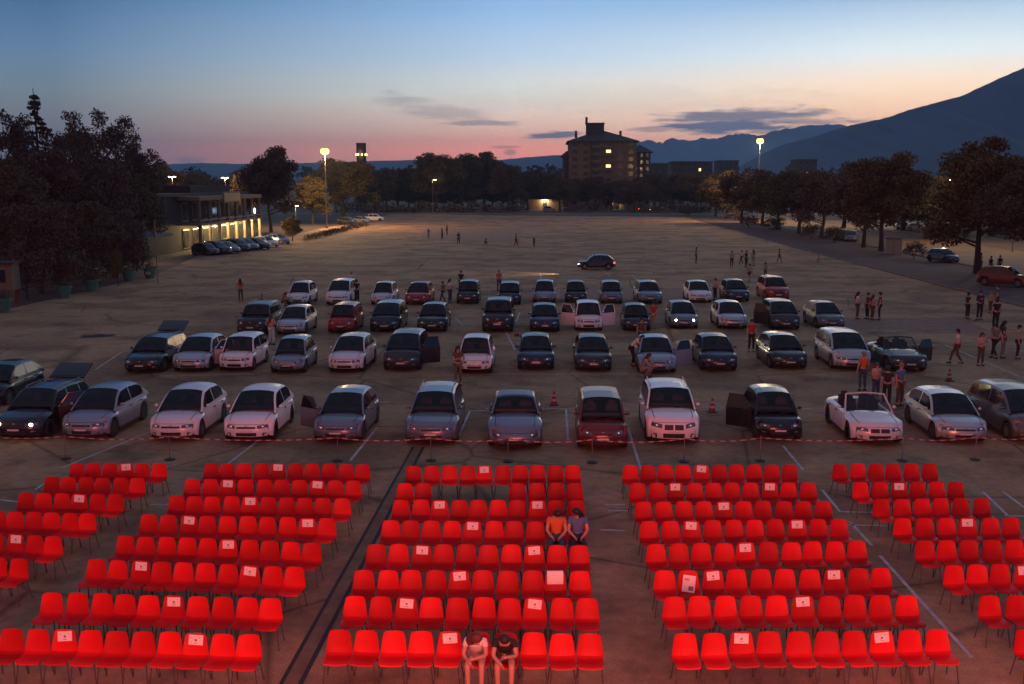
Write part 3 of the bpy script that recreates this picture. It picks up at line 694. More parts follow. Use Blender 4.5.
def open_door(c, p, s, pm, ang=58, rear=False):
    """a front door swung open on side s, with its window frame"""
    A = p['A']; y0 = A + .25; ln = .95; z0, z1, zt = .24, p['belt'], p['H'] - .12
    hx = s * p['W'] / 2 * .985
    hng = Matrix.Translation((hx, y0, 0)) @ Matrix.Rotation(-s * R(ang), 4, 'Z')
    def T(pts): return [hng @ Vector(q) for q in pts]
    d = MB(); th = .06
    prof = [(0, z0), (ln, z0), (ln + .02, z1), (0, z1)]
    vs = [(0, y, z) for y, z in prof] + [(-s * th, y, z) for y, z in prof]
    d.add(T(vs), [(0, 1, 2, 3), (7, 6, 5, 4), (0, 4, 5, 1), (1, 5, 6, 2), (2, 6, 7, 3), (3, 7, 4, 0)], pm)
    fr = [(-s * .03, 0.02, z1), (-s * .12, .38, zt), (-s * .12, ln - .06, zt), (-s * .03, ln, z1)]
    d.tube(T(fr), .022, pm, 5)
    do = d.build('door', c, 30)
    inn = MB(); vs = [(-s * (th + .005), y, z) for y, z in ((.05, z0 + .06), (ln - .05, z0 + .06), (ln - .05, z1 - .05), (.05, z1 - .05))]
    inn.add(T(vs), [(0, 1, 2, 3)], INTER); inn.build('door_lining', do)
    g = MB(); g.add(T(fr), [(0, 1, 2, 3)], GLASS); g.build('door_window', do)
    o_ = MB(); vs = [(hx + s * .004, y, z) for y, z in ((y0, z0 + .05), (y0 + ln, z0 + .05), (y0 + ln, z1 - .02), (y0, z1 - .02))]
    o_.add(vs, [(0, 1, 2, 3)], INTER); o_.build('door_opening', c)
def open_gate(c, p, pm):
    C, Dd = p['C'], p['D']; z = p['H']; w = p['W'] * .36
    d = MB(); a = R(24)
    d.box((0, C + .50, z + .19), (2 * w, .95, .06), pm, M=Matrix.Rotation(a, 3, 'X')); o = d.build('tailgate', c)
    g = MB(); g.box((0, C + .36, z + .160), (2 * w * .82, .50, .03), GLASS, M=Matrix.Rotation(a, 3, 'X')); g.build('tailgate_window', o)
    for s in (-1, 1):
        t = MB(); t.tube([(s * w * .9, Dd - .05, p['belt']), (s * w * .88, C + .6, z + .2)], .012, METAL, 5); t.build('gas_strut', c)
USED = set()
def place_car(kind, colour, loc, rz, label, group, lib=LIBS, lit=False, doors=(), gate=False, tail=False, name=None, grille_big=False, contrast=None):
    tree_ = lib[kind]; p = CARS[kind]
    if (id(lib), kind) not in USED:
        USED.add((id(lib), kind)); c = dup(tree_)
    else: c = dup(tree_)
    c.name = name or 'parked_car'
    c.location = loc; c.rotation_euler = (0, 0, rz); c.scale = (random.uniform(.975, 1.03), random.uniform(.95, 1.03), random.uniform(.965, 1.035)); setp(c, label, 'car', group); pm = PAINT[colour]
    for ch in c.children:
        st = ch.name.split('.')[0]
        if st in ('body', 'cabin', 'wing_mirror', 'windshield_frame', 'side_sill'):
            for i, sl in enumerate(ch.material_slots):
                if sl.material and sl.material.name == 'paint_white': own_mat(ch, i, PAINT['black'] if (contrast and st in contrast) else pm)
        if lit and st == 'headlight':
            for g_ in ch.children: own_mat(g_, 0, HEADON)
        if tail and st == 'tail_light': own_mat(ch, 0, TAILON)
    for s in doors: open_door(c, p, s, pm)
    if gate: open_gate(c, p, pm)
    return c
# (type, colour, front px, front py, label, extras)
ROWA = [
 ('hatch', 'black', -22, 404, 'black car at the left border, standing behind the black wagon with its lights on', {}),
 ('wagon', 'black', 12, 438, 'black wagon with lit headlights and open tailgate at the left end of the front row', dict(lit=True, gate=True, doors=(1,))),
 ('hatch', 'bluegrey', 81, 437, 'silver blue five-door hatchback, front row, right of the black wagon', {}),
 ('hatch', 'pearl', 170, 439, 'left one of two white hatchbacks side by side in the front row', {}),
 ('hatch', 'white', 245, 440, 'white hatchback in the front row, right one of the two white hatchbacks', {}),
 ('hatch', 'greyblue', 335, 440, 'blue-grey hatchback of the front row with its left-hand door open', dict(doors=(-1,))),
 ('wagon', 'greyblue', 430, 443, 'dark blue-grey wagon with roof rails, front row, behind the drain line', {}),
 ('beetle', 'greyblue', 515, 446, 'rounded blue-grey bubble-shaped car in the middle of the front row', {}),
 ('panda', 'darkred', 603, 447, 'dark red small car in the front car row', {}),
 ('suv', 'white', 674, 441, 'white sport utility car with double grille in the front row', {}),
 ('city', 'black', 781, 438, 'black small car of the front row with its left-hand door wide open', dict(doors=(-1,))),
 ('open', 'pearl', 881, 443, 'white open-top convertible in the front car row', {}),
 ('hatch', 'silver', 966, 441, 'silver hatchback right of the white convertible, front row', {}),
 ('mpv', 'grey', 1044, 441, 'grey people carrier cut off by the right border, front row', {})]
ROWB = [
 ('wagon', 'black', 139, 371, 'black wagon with raised tailgate, left end of the second car row', dict(gate=True)),
 ('hatch', 'silver', 187, 370, 'silver hatchback, right-hand door open, beside the raised-tailgate wagon of the second row', dict(doors=(1,))),
 ('panda', 'white', 233, 369, 'white boxy small car, third from left in the second car row', {}),
 ('city', 'bluegrey', 286, 371, 'silver blue small car with dark cabin, fourth from left in the second car row', {}),
 ('hatch', 'pearl', 344, 370, 'white hatchback, fifth from left in the second car row', {}),
 ('mpv', 'dark', 400, 369, 'black car with open right-hand door, sixth from left in the second car row', dict(doors=(1,))),
 ('city', 'white', 474, 371, 'small rounded white car beside the tall person, second car row', {}),
 ('hatch', 'navy', 536, 368, 'dark blue hatchback, left one of two dark cars amid the second row', {}),
 ('hatch', 'dark', 594, 369, 'black hatchback, right one of two dark cars amid the second row', {}),
 ('hatch', 'paleblue', 658, 371, 'light blue car with its right-hand door open and people beside it, second row', dict(doors=(1,))),
 ('hatch', 'navy', 721, 369, 'dark blue car right of the light blue car with open door', {}),
 ('hatch', 'black', 791, 367, 'black hatchback between the red-shirted person and the silver people carrier', {}),
 ('mpv', 'silver', 855, 368, 'silver people carrier, second from right in the second car row', {}),
 ('open', 'dark', 912, 370, 'dark open-top car with right-hand door open, right end of the second car row', dict(doors=(1,)))]
ROWC = [
 ('jeep', 'dark', 250, 333, 'dark off-road car with roof rails, left end of the third car row', {}),
 ('hatch', 'silver', 289, 333, 'silver white hatchback, second from left in the third car row', {}),
 ('panda', 'red', 340, 331, 'red small car in the third car row', {}),
 ('mpv', 'black', 384, 330, 'black minivan right of the red small car in the third row', {}),
 ('hatch', 'black', 431, 330, 'black hatchback, fifth from left in the third car row', {}),
 ('jeep', 'dark', 497, 330, 'dark square off-road car with round lamps, middle of the third row', {}),
 ('hatch', 'navy', 545, 330, 'dark blue hatchback left of the white car with open doors, third row', {}),
 ('panda', 'white', 589, 329, 'white boxy car with both front doors open, third row', dict(doors=(1, -1))),
 ('city', 'navy', 637, 329, 'small dark blue car right of the white boxy car, third row', {}),
 ('hatch', 'greyblue', 685, 327, 'blue-grey hatchback with both headlights lit, third car row', dict(lit=True)),
 ('hatch', 'silver', 734, 327, 'silver hatchback right of the car with lit headlights, third row', {}),
 ('mpv', 'dark', 787, 328, 'dark minivan with left-hand door open, second from right in the third row', dict(doors=(-1,))),
 ('hatch', 'grey', 833, 327, 'dark grey hatchback at the right end of the third car row', {})]
ROWD = [
 ('city', 'white', 297, 303, 'small rounded white car at the left end of the rearmost car row', {}),
 ('mpv', 'white', 337, 303, 'white minivan, second from left in the rearmost car row', {}),
 ('city', 'pearl', 381, 303, 'small white car between white minivan and red car, rearmost row', {}),
 ('hatch', 'red', 416, 303, 'red hatchback in the rearmost car row', {}),
 ('panda', 'dark', 467, 302, 'dark boxy car right of the red hatchback, rearmost row', {}),
 ('panda', 'navy', 509, 303, 'dark blue car beside the orange-shirted person, rearmost row', {}),
 ('city', 'paleblue', 544, 301, 'pale blue small car in the middle of the rearmost row', {}),
 ('city', 'dark', 576, 301, 'narrow black small car below the moving car, rearmost row', {}),
 ('panda', 'greyblue', 612, 302, 'blue-grey boxy car right of the narrow black car, rearmost row', {}),
 ('wagon', 'greyblue', 651, 302, 'blue-grey saloon-like wagon, fourth from right in the rearmost row', {}),
 ('hatch', 'white', 701, 301, 'white hatchback with black grille, third from right in the rearmost row', {}),
 ('hatch', 'navy', 739, 300, 'dark car with a lamp glint on its roof, second from right in the rearmost row', {}),
 ('suv', 'red', 779, 299, 'red sport utility car at the right end of the rearmost row', {})]
ROWS = ((ROWA, 'cars in the front row'), (ROWB, 'cars in the second row'), (ROWC, 'cars in the third row'), (ROWD, 'cars in the rearmost row'))
CARPOS = []
for row, grp in ROWS:
    for (k, col_, px, py, lb, ex) in row:
        f = at(px, py, .18); hl = CARS[k]['L'] / 2; a = random.uniform(-.025, .025)
        place_car(k, col_, (f.x + sin(a) * hl * -1, f.y + hl, .004), a, lb, grp, **ex); CARPOS.append((f.x, f.y))
# the car driving across the lot behind the rows
f = at(596, 269); place_car('hatch', 'dark', (f.x, f.y, .004), R(-88), 'dark hatchback driving to the left behind the car rows, headlight on', None, lit=True, tail=True, name='moving_car')
hp = at(578, 268, .6)
light('headlight_beam', 'SPOT', (hp.x - .35, hp.y, .95), 1300, (1, .75, .42), .08, (R(86), 0, R(90)), spot=R(60))
f = at(685, 327, .6); light('headlight_beam', 'SPOT', (f.x, f.y - .5, .6), 40, (1, .8, .55), .08, (R(70), 0, R(180)), spot=R(80))
# distant parked cars: left edge, far edge, right street
LEFTC = [(206, 255, 'dark', 'hatch'), (216, 254, 'black', 'suv'), (226, 253, 'grey', 'hatch'), (236, 251, 'dark', 'mpv'), (246, 250, 'greyblue', 'hatch'), (256, 249, 'navy', 'wagon'), (266, 247, 'white', 'hatch'), (278, 244, 'bluegrey', 'hatch')]
nm8 = ['leftmost', 'second from left', 'third from left', 'fourth from left', 'fifth from left', 'sixth from left', 'white one, second from right', 'rightmost']
for i, (px, py, col_, k) in enumerate(LEFTC):
    f = at(px, py); place_car(k, col_, (f.x, f.y, .01), R(60 + (i % 3) * 4), 'car parked before the lit pavilion, %s' % nm8[i], 'cars parked before the pavilion', lib=FARL)
FC = [(375, 221, 'mpv', 'white', 88, 'white camper-like van parked at the far left corner'), (362, 223, 'hatch', 'silver', 60, 'small silver car left of the white van at the far corner'), (348, 225, 'suv', 'dark', 70, 'dark car left of the silver car at the far corner'),
      (490, 209, 'hatch', 'dark', 90, 'small dark car passing on the far street, left of the lit hut'), (570, 212, 'hatch', 'black', 90, 'dark car parked at the far edge below the apartment block'), (512, 211, 'wagon', 'dark', 90, 'low dark car on the far street left of the apartment block'),
      (549, 211, 'hatch', 'grey', 90, 'grey car on the far street just left of the apartment block')]
for (px, py, k, col_, rz, lb) in FC:
    f = at(px, py); place_car(k, col_, (f.x, f.y, .01), R(rz), lb, None, lib=FARL)
f = at(644, 211); place_car('hatch', 'dark', (f.x, f.y, .01), R(96), 'dark car with a glowing red tail light on the far street', None, lib=FARL, tail=True, lit=True)
f = at(704, 211); place_car('hatch', 'dark', (f.x, f.y, .01), R(6), 'car coming down the right street with two bright headlights', None, lib=FARL, lit=True, name='moving_car')
for (px, py, k, col_, rz, lb) in [(851, 241, 'mpv', 'grey', -20, 'grey van parked on the right street left of the tall round tree'), (841, 240, 'suv', 'black', -20, 'black car close to the left of the grey van'), (905, 230, 'hatch', 'white', 70, 'pale car across the right street behind the pale cabinet'), (917, 231, 'hatch', 'bluegrey', 70, 'blue car across the right street beside the pale car'),
      (943, 262, 'hatch', 'navy', 22, 'dark blue car on the right street with a glinting lamp'), (958, 234, 'hatch', 'silver', 80, 'silver car across the street under the tallest tree'), (1000, 236, 'suv', 'navy', 80, 'dark blue car across the street near the right border'),
      (775, 229, 'hatch', 'silver', 0, 'silver car between two trunks of the right tree row'), (1004, 286, 'suv', 'darkred', 48, 'dark red car with lamp glints, parked under the tallest tree at right'), (745, 218, 'hatch', 'dark', 5, 'dark car behind the trunks below the right floodlight')]:
    f = at(px, py); lib = LIBS if px in (943, 1004) else FARL
    place_car(k, col_, (f.x, f.y, .01), R(rz), lb, None, lib=lib)
for t in list(LIBS.values()) + list(FARL.values()):
    for o in list(walk(*t)): bpy.data.objects.remove(o)

# ------------------------------------------------------------------ chairs
def shell_grid(s0, s1, ns):
    """side profile of the moulded shell, s in 0..1 from seat front edge to top of back: (y, z, half width)"""
    prof = [(-.225, .405, .195), (-.215, .435, .216), (-.14, .450, .232), (.0, .440, .235), (.11, .432, .235), (.175, .455, .235), (.205, .52, .230), (.225, .62, .218), (.243, .70, .206), (.258, .78, .192), (.266, .825, .180), (.272, .845, .155)]
    t = np.linspace(0, 1, len(prof)); out = []
    for s in np.linspace(s0, s1, ns):
        y, z, w = (float(np.interp(s, t, [q[k] for q in prof])) for k in range(3)); row = []
        for uu in np.linspace(-1, 1, 9):
            e = abs(uu) ** 3
            if s < .5: row.append((uu * w, y, z + .016 * e))
            else: row.append((uu * w, y - .035 * e, z))
        out.append(row)
    return out
def vary(m, amt):
    n = m.node_tree.nodes; l = m.node_tree.links; b = n['Principled BSDF']; src = b.inputs['Base Color'].links[0].from_socket
    oi = n.new('ShaderNodeObjectInfo'); mp = n.new('ShaderNodeMapRange'); mp.inputs[3].default_value = 1 - amt; mp.inputs[4].default_value = 1 + amt * .6
    hs = n.new('ShaderNodeHueSaturation'); l.new(oi.outputs['Random'], mp.inputs[0]); l.new(mp.outputs[0], hs.inputs['Value']); l.new(src, hs.inputs['Color']); l.new(hs.outputs[0], b.inputs['Base Color'])
vary(CHR, .28)
def make_chair():
    r = empty('chair', (0, -520, 0))
    for nm, a, b_ in (('seat', 0, .47), ('backrest', .47, 1)):
        P = shell_grid(a, b_, 8); m_ = MB(); m_.grid(P, CHR, flip=False)
        P2 = [[(x, y + .007, z - .007) for x, y, z in row] for row in P]; m_.grid(P2, CHR, flip=True)
        m_.build(nm, r, 50)
    f = MB(); f.tube([(-.19, -.15, .425), (-.19, .17, .425)], .011, CHM, 6); f.tube([(.19, -.15, .425), (.19, .17, .425)], .011, CHM, 6); f.tube([(-.25, .0, .415), (.25, .0, .415)], .011, CHM, 6); f.build('frame', r)
    for sx_ in (-1, 1):
        for sy_ in (-1, 1):
            l_ = MB(); l_.tube([(sx_ * .19, -.14 if sy_ < 0 else .15, .425), (sx_ * .235, -.20 if sy_ < 0 else .235, 0)], .011, CHM, 6); l_.build('leg', r)
    return r
proto = make_chair(); ctree = snap(proto)
ORD = ['first', 'second', 'third', 'fourth', 'fifth', 'sixth', 'seventh', 'eighth', 'ninth', 'tenth']
RN = ['eighth', 'seventh', 'sixth', 'fifth', 'fourth', 'third', 'second', 'front']
BN = ['far left', 'left', 'centre', 'right', 'far right']
# per block, per row from the back: (x first, x last, number, y first, y last, skipped, papers)
BL = [
 [(77.7, 159.5, 6, 463.7, 463.7, (), (3,)), (52, 138.3, 6, 477.4, 478.5, (), ()), (26.4, 115.7, 6, 493.5, 495, (), (3,)), (-2.4, 88.6, 6, 512, 514, (), ()), (-3.5, 55.8, 4, 534, 536.5, (), (1,)), (-.7, 20.5, 2, 558, 559.5, (), ())],
 [(211.3, 363, 10, 463.7, 464.5, (), (4,)), (193, 354, 10, 479.6, 481, (), (2, 7)), (177, 342.4, 10, 496.3, 499, (), (4,)), (149.9, 327.7, 10, 515, 519, (), (2, 8)), (126.3, 312.6, 10, 536.5, 543, (), (5,)), (97.2, 295.5, 10, 559.8, 568, (), (2, 7)), (54, 272.3, 10, 593, 599.2, (), (5,)), (13, 250.9, 10, 629, 635, (), (2, 7))],
 [(414, 573, 10, 466.4, 465.6, (), (4,)), (405.1, 574.5, 10, 483.6, 483.6, (2, 3, 4, 5), ()), (401, 576.2, 10, 500.3, 501.2, (), (2, 7)), (390.4, 577.2, 10, 521, 522.6, (), (4,)), (377, 579.6, 10, 544.8, 545.8, (), (2, 7)), (364, 580.3, 10, 570.6, 572, (), (4,)), (354.5, 587, 10, 597.4, 599.5, (), (2, 7)), (339.8, 589.8, 10, 630.3, 634.7, (), (4,))],
 [(630.4, 788.8, 10, 465.7, 465, (), (4,)), (637.6, 807.3, 10, 483.5, 483, (), (2, 7)), (644, 822.7, 10, 502, 501.3, (), (4,)), (648.9, 838.1, 10, 521.9, 519.2, (), (2, 7)), (655.7, 857, 10, 544.5, 541.7, (), (4,)), (663.6, 881.3, 10, 570.8, 569.1, (), (2, 7)), (673.2, 905.9, 10, 597.5, 595.9, (), (5,)), (684.8, 936.6, 10, 633.8, 630.4, (), (2, 7))],
 [(839.2, 929.1, 6, 464.3, 464.3, (), ()), (861, 955.2, 6, 482.8, 482.6, (), (2,)), (881.3, 980.5, 6, 499.6, 498.6, (), ()), (902.4, 1010.8, 6, 519.2, 518.4, (), (3,)), (924.1, 1035, 6, 541, 540.4, (), ()), (952.7, 1023.3, 4, 565.6, 565, (), (3,)), (988.3, 1042, 3, 595.9, 595.5, (), ()), (1026, 1054, 2, 630.2, 630, (), ())]]
CH = {}
seatlist = []
for bi, blk in enumerate(BL):
    for ri, (x0, x1, n, y0, y1, skip, pap) in enumerate(blk):
        P0, P1 = at(x0, y0, .835), at(x1, y1, .835); d = (P1 - P0).normalized(); rz = math.atan2(d.y, d.x); back = Vector((-d.y, d.x, 0))
        for k in range(n):
            if k in skip: continue
            p = P0.lerp(P1, k / (n - 1)) - back * .262; p.z = .004
            jx = random.uniform(-.014, .014); a = rz + random.uniform(-.055, .055)
            c_ = dup(ctree); c_.location = (p.x + jx, p.y + random.uniform(-.03, .03), p.z); c_.rotation_euler = (0, 0, a); c_.name = 'chair'
            nrow = RN[ri + (0 if len(blk) == 8 else 0)]
            rt = 'front row' if nrow == 'front' else '%s row from the front' % nrow
            setp(c_, 'red plastic chair, %s from left, %s, %s block' % ('first' if k == 0 else ORD[k], rt, BN[bi]), 'chair', 'red chairs facing the screen')
            CH[(bi, ri, k)] = c_; seatlist.append((bi, ri, k, a))
            if k in pap:
                s_ = MB(); t = .004; zc_, yb = .735, .222; w2, h2 = .128, .088
                Mx = Matrix.Rotation(R(-11), 3, 'X') @ Matrix.Rotation(random.uniform(-.10, .10), 3, 'Y')
                s_.box((0, yb - .0, zc_), (2 * w2, t, 2 * h2), PAPER, M=Mx)
                for (ox, oz, ow, oh) in ((0, -.005, .034, .034), (-.075, .035, .02, .008), (.07, .04, .02, .008), (0, -.055, .06, .007)):
                    s_.box(Vector((0, yb, zc_)) + Mx @ Vector((ox, -.004, oz)), (ow, t, oh), INK, M=Mx)
                po = s_.build('paper_sheet'); po.location = c_.location; po.rotation_euler = c_.rotation_euler
                setp(po, 'white notice sheet on the %s chair, %s, %s block' % (ORD[k], rt, BN[bi]), 'paper', 'notice sheets taped to chairs')
for o in list(walk(*ctree)): bpy.data.objects.remove(o)
# a cloth over one chair back, a magazine on another
c_ = CH[(2, 5, 8)]; s_ = MB(); s_.grid([[(x, .215 - .004 * abs(sin(x * 30)) + (.03 if z > .85 else 0) + (z - .7) * .11, z) for x in np.linspace(-.165, .165, 9)] for z in (.60, .68, .76, .84, .862)] , PAPER)
s_.grid([[(x, .27 + (.86 - z) * .02, z) for x in np.linspace(-.165, .165, 9)] for z in (.862, .80, .72)], PAPER); o = s_.build('cloth', smooth=60); o.location = c_.location; o.rotation_euler = c_.rotation_euler
setp(o, 'plain white cloth hung over a chair back in the centre block', 'cloth')
c_ = CH[(3, 5, 1)]; s_ = MB(); Mx = Matrix.Rotation(R(-16), 3, 'X') @ Matrix.Rotation(R(8), 3, 'Y')
s_.box((0, .14, .61), (.26, .02, .34), PAPER, M=Mx); s_.box(Vector((0, .14, .61)) + Mx @ Vector((.05, -.012, -.09)), (.10, .006, .09), mat('print_blue', (.10, .14, .22), .5), M=Mx); s_.box(Vector((0, .14, .61)) + Mx @ Vector((-.05, -.012, .08)), (.10, .006, .05), mat('print_grey', (.35, .33, .30), .5), M=Mx)
o = s_.build('magazine'); o.location = c_.location; o.rotation_euler = c_.rotation_euler; setp(o, 'pale magazine leaning on a chair at the left of the right block', 'magazine')

# ------------------------------------------------------------------ people
SKIN = mat('skin', (.42, .24, .17), .55, var=.06); SKIN2 = mat('skin_tan', (.30, .17, .11), .55, var=.06)
SHOE = mat('shoe_dark', (.03, .03, .03), .6)
EYE = mat('eye_dark', (.02, .015, .012), .3); LIP = mat('lip', (.30, .10, .09), .5)
CLO = {k: mat('cloth_' + k, c_, .85, var=.18, vscale=5) for k, c_ in dict(white=(.6, .58, .56), black=(.015, .015, .018), navy=(.02, .03, .07), denim=(.05, .08, .14), red=(.35, .03, .025), orange=(.5, .12, .03), grey=(.14, .14, .15), beige=(.34, .27, .19), pink=(.5, .28, .27), blue=(.07, .15, .28), olive=(.12, .12, .05), yellow=(.45, .34, .08), brown=(.10, .06, .04)).items()}
HAIR = {k: mat('hair_' + k, c_, .7, var=.3, vscale=20) for k, c_ in dict(dark=(.018, .012, .010), brown=(.06, .03, .018), auburn=(.10, .025, .015), fair=(.22, .14, .07)).items()}
def skin_mesh(name, joints, edges, root, m, levels=1):
    me = bpy.data.meshes.new(name); names = list(joints); ix = {n_: i for i, n_ in enumerate(names)}
    me.from_pydata([joints[n_][0] for n_ in names], [(ix[a], ix[b_]) for a, b_ in edges], []); o = bpy.data.objects.new(name, me); COL.objects.link(o)
    o.modifiers.new('s', 'SKIN'); lay = me.skin_vertices[0].data if len(me.skin_vertices) else None
    for n_ in names:
        r_ = joints[n_][1]; r_ = r_ if hasattr(r_, '__len__') else (r_, r_); lay[ix[n_]].radius = r_; lay[ix[n_]].use_root = (n_ == root)
    sm = o.modifiers.new('u', 'SUBSURF'); sm.levels = levels; sm.render_levels = levels
    bpy.context.view_layer.update(); dg = bpy.context.evaluated_depsgraph_get(); ev = o.evaluated_get(dg); out = bpy.data.meshes.new_from_object(ev); out.name = name
    bpy.data.objects.remove(o); bpy.data.meshes.remove(me); out.materials.clear(); out.materials.append(m)
    out.polygons.foreach_set('use_smooth', [True] * len(out.polygons)); return out
def mk_person(J, hair='short', sleeves='short', legs='long', hands=True, name='person', face=(0, -1)):
    """J: joint positions; one continuous body, clothes and hair as children"""
    r = empty(name, (0, -540, 0)); v = {k: Vector(p) for k, p in J.items()}
    mid = lambda a, b_, t=.5: v[a].lerp(v[b_], t)
    hd = v['head']; fx = Vector((face[0], face[1], 0)).normalized(); up = (hd - v['neck']).normalized()
    jt = {'pelvis': (v['pelvis'], (.125, .10)), 'waist': (v['waist'], (.115, .085)), 'chest': (v['chest'], (.135, .10)), 'neck': (v['neck'], .052), 'chin': (hd - up * .075 + fx * .012, .062), 'head': (hd, (.078, .088)), 'crown': (hd + up * .07, .062)}
    ed = [('pelvis', 'waist'), ('waist', 'chest'), ('chest', 'neck'), ('neck', 'chin'), ('chin', 'head'), ('head', 'crown')]
    for s in 'lr':
        jt.update({'sh' + s: (v['sh' + s], .052), 'el' + s: (v['el' + s], .046), 'wr' + s: (v['wr' + s], .030), 'pa' + s: (v['wr' + s] + (v['wr' + s] - v['el' + s]).normalized() * .075, (.034, .020)),
                   'hp' + s: (v['hp' + s], .082), 'kn' + s: (v['kn' + s], .064), 'an' + s: (v['an' + s], .042), 'to' + s: (v['an' + s] + v.get('toedir', Vector((0, -1, 0))) * .14 + Vector((0, 0, -.045)), .030)})
        ed += [('chest', 'sh' + s), ('sh' + s, 'el' + s), ('el' + s, 'wr' + s), ('wr' + s, 'pa' + s), ('pelvis', 'hp' + s), ('hp' + s, 'kn' + s), ('kn' + s, 'an' + s), ('an' + s, 'to' + s)]
    bm_ = skin_mesh('body', jt, ed, 'pelvis', SKIN)
    x = MB(); x.mi(SKIN)
    side = up.cross(fx)
    n0 = hd - up * .012 + fx * .088; x.ell(n0, (.014, .016, .018), SKIN, 6, 4)
    for s in (-1, 1):
        x.ell(hd + side * s * .032 + fx * .080 + up * .012, (.012, .008, .008), EYE, 6, 4)
        x.ell(hd + side * s * .082 - up * .01, (.012, .018, .028), SKIN, 6, 4)
    x.ell(hd - up * .05 + fx * .075, (.022, .008, .007), LIP, 6, 4)
    if hands:
        for s in 'lr':
            d = (v['wr' + s] - v['el' + s]).normalized(); pa = jt['pa' + s][0]; inn = Vector((-1 if s == 'r' else 1, 0, 0)); sd_ = d.cross(inn).normalized(); curl = inn * .25
            for k, ln in enumerate((.062, .072, .068, .052)):
                b0 = pa + sd_ * (k - 1.5) * .019; b1 = b0 + (d + curl * .4).normalized() * ln * .55; b2 = b1 + (d + curl * 2).normalized() * ln * .5
                x.tube([b0, b1, b2], [.009, .0085, .0065], SKIN, 5)
            t0 = pa - d * .05 + sd_ * .028; x.tube([t0, t0 + (sd_ + d * .8).normalized() * .035, t0 + (sd_ * .6 + d * 1.3).normalized() * .06], [.011, .010, .007], SKIN, 5)
    xm = x.mesh('x', 60); b = bmesh.new(); b.from_mesh(bm_); nb = len(b.faces); b.from_mesh(xm)
    b.faces.ensure_lookup_table()
    b.to_mesh(bm_); b.free()
    while len(bm_.materials): bm_.materials.pop()
    for m_ in x.mats: bm_.materials.append(m_)
    bpy.data.meshes.remove(xm)
    o = bpy.data.objects.new('body', bm_); COL.objects.link(o); o.parent = r
    # shirt
    ct = {'pelvis': (v['pelvis'] + Vector((0, 0, .02)), (.142, .115)), 'waist': (v['waist'], (.132, .102)), 'chest': (v['chest'], (.152, .118)), 'col': (v['chest'].lerp(v['neck'], .55), .085)}
    ce = [('pelvis', 'waist'), ('waist', 'chest'), ('chest', 'col')]
    for s in 'lr':
        ct['s' + s] = (v['sh' + s], .068); ct['e' + s] = (v['sh' + s].lerp(v['el' + s], .55 if sleeves == 'short' else 1), .060 if sleeves == 'short' else .052); ce += [('chest', 's' + s), ('s' + s, 'e' + s)]
        if sleeves == 'long': ct['w' + s] = (v['el' + s].lerp(v['wr' + s], .9), .040); ce.append(('e' + s, 'w' + s))
    for nm, tt, ee, mm in (('shirt', ct, ce, CLO['white']),):
        o = bpy.data.objects.new(nm, skin_mesh(nm, tt, ee, 'pelvis', mm)); COL.objects.link(o); o.parent = r
    tt = {'pelvis': (v['pelvis'], (.138, .112))}; ee = []
    for s in 'lr':
        tt['h' + s] = (v['hp' + s], .098); tt['k' + s] = (v['kn' + s] if legs == 'long' else v['hp' + s].lerp(v['kn' + s], .75), .074); ee += [('pelvis', 'h' + s), ('h' + s, 'k' + s)]
        if legs == 'long': tt['a' + s] = (v['kn' + s].lerp(v['an' + s], .93), .056); ee.append(('k' + s, 'a' + s))
    o = bpy.data.objects.new('trousers', skin_mesh('trousers', tt, ee, 'pelvis', CLO['denim'])); COL.objects.link(o); o.parent = r
    # hair
    h_ = MB(); bk = -fx
    h_.ell(hd + up * .045 + bk * .022, (.102, .106, .092), HAIR['dark'], 12, 8); h_.ell(hd + bk * .045 - up * .02, (.085, .07, .085), HAIR['dark'], 10, 7)
    if hair == 'long':
        pts = [hd + bk * .06 + up * .03, hd + bk * .085 - up * .10, hd + bk * .10 - up * .24, hd + bk * .09 - up * .36]
        h_.tube(pts, [.08, .088, .085, .045], HAIR['dark'], 10)
        for s in (-1, 1): h_.tube([hd + side * s * .065 + up * .06, hd + side * s * .088 - up * .04, hd + side * s * .085 - up * .20 + fx * .01], [.03, .03, .018], HAIR['dark'], 7)
    if hair == 'curly':
        for k in range(26):
            a = random.uniform(0, 2 * pi); e = random.uniform(-.3, 1.4); h_.ell(hd + up * (.02 + .09 * sin(e)) + (side * cos(a) + bk * (.3 + .7 * abs(sin(a)))) * .085 * cos(e), (.034, .034, .034), HAIR['dark'], 6, 4)
    h_.build('hair', r, 60)
    for s in 'lr':
        td = v.get('toedir', Vector((0, -1, 0))); a = v['an' + s]; c_ = a + td * .065 + Vector((0, 0, -.045))
        sh = MB(); sh.tube([a + Vector((0, 0, .0)) - td * .03, a - td * .03 + Vector((0, 0, -.05)), c_, a + td * .17 + Vector((0, 0, -.055))], [.042, .046, .042, .030], SHOE, 8); sh.build('shoe', r, 60)
    return r
ST = dict(pelvis=(0, 0, .96), waist=(0, .01, 1.12), chest=(0, .01, 1.33), neck=(0, .01, 1.48), head=(0, -.02, 1.61), shl=(.175, .01, 1.41), ell=(.23, .03, 1.13), wrl=(.24, -.05, .89), shr=(-.175, .01, 1.41), elr=(-.23, .03, 1.13), wrr=(-.24, -.05, .89),
          hpl=(.09, 0, .91), knl=(.11, -.02, .50), anl=(.12, .02, .095), hpr=(-.09, 0, .91), knr=(-.11, -.02, .50), anr=(-.12, .02, .095))
def V_(base, **k): d = dict(base); d.update(k); return d
WALK = V_(ST, ell=(.23, -.08, 1.14), wrl=(.23, -.26, .98), elr=(-.23, .14, 1.15), wrr=(-.24, .18, .90), knl=(.10, .02, .50), anl=(.11, .26, .14), knr=(-.10, -.20, .53), anr=(-.11, -.28, .095))
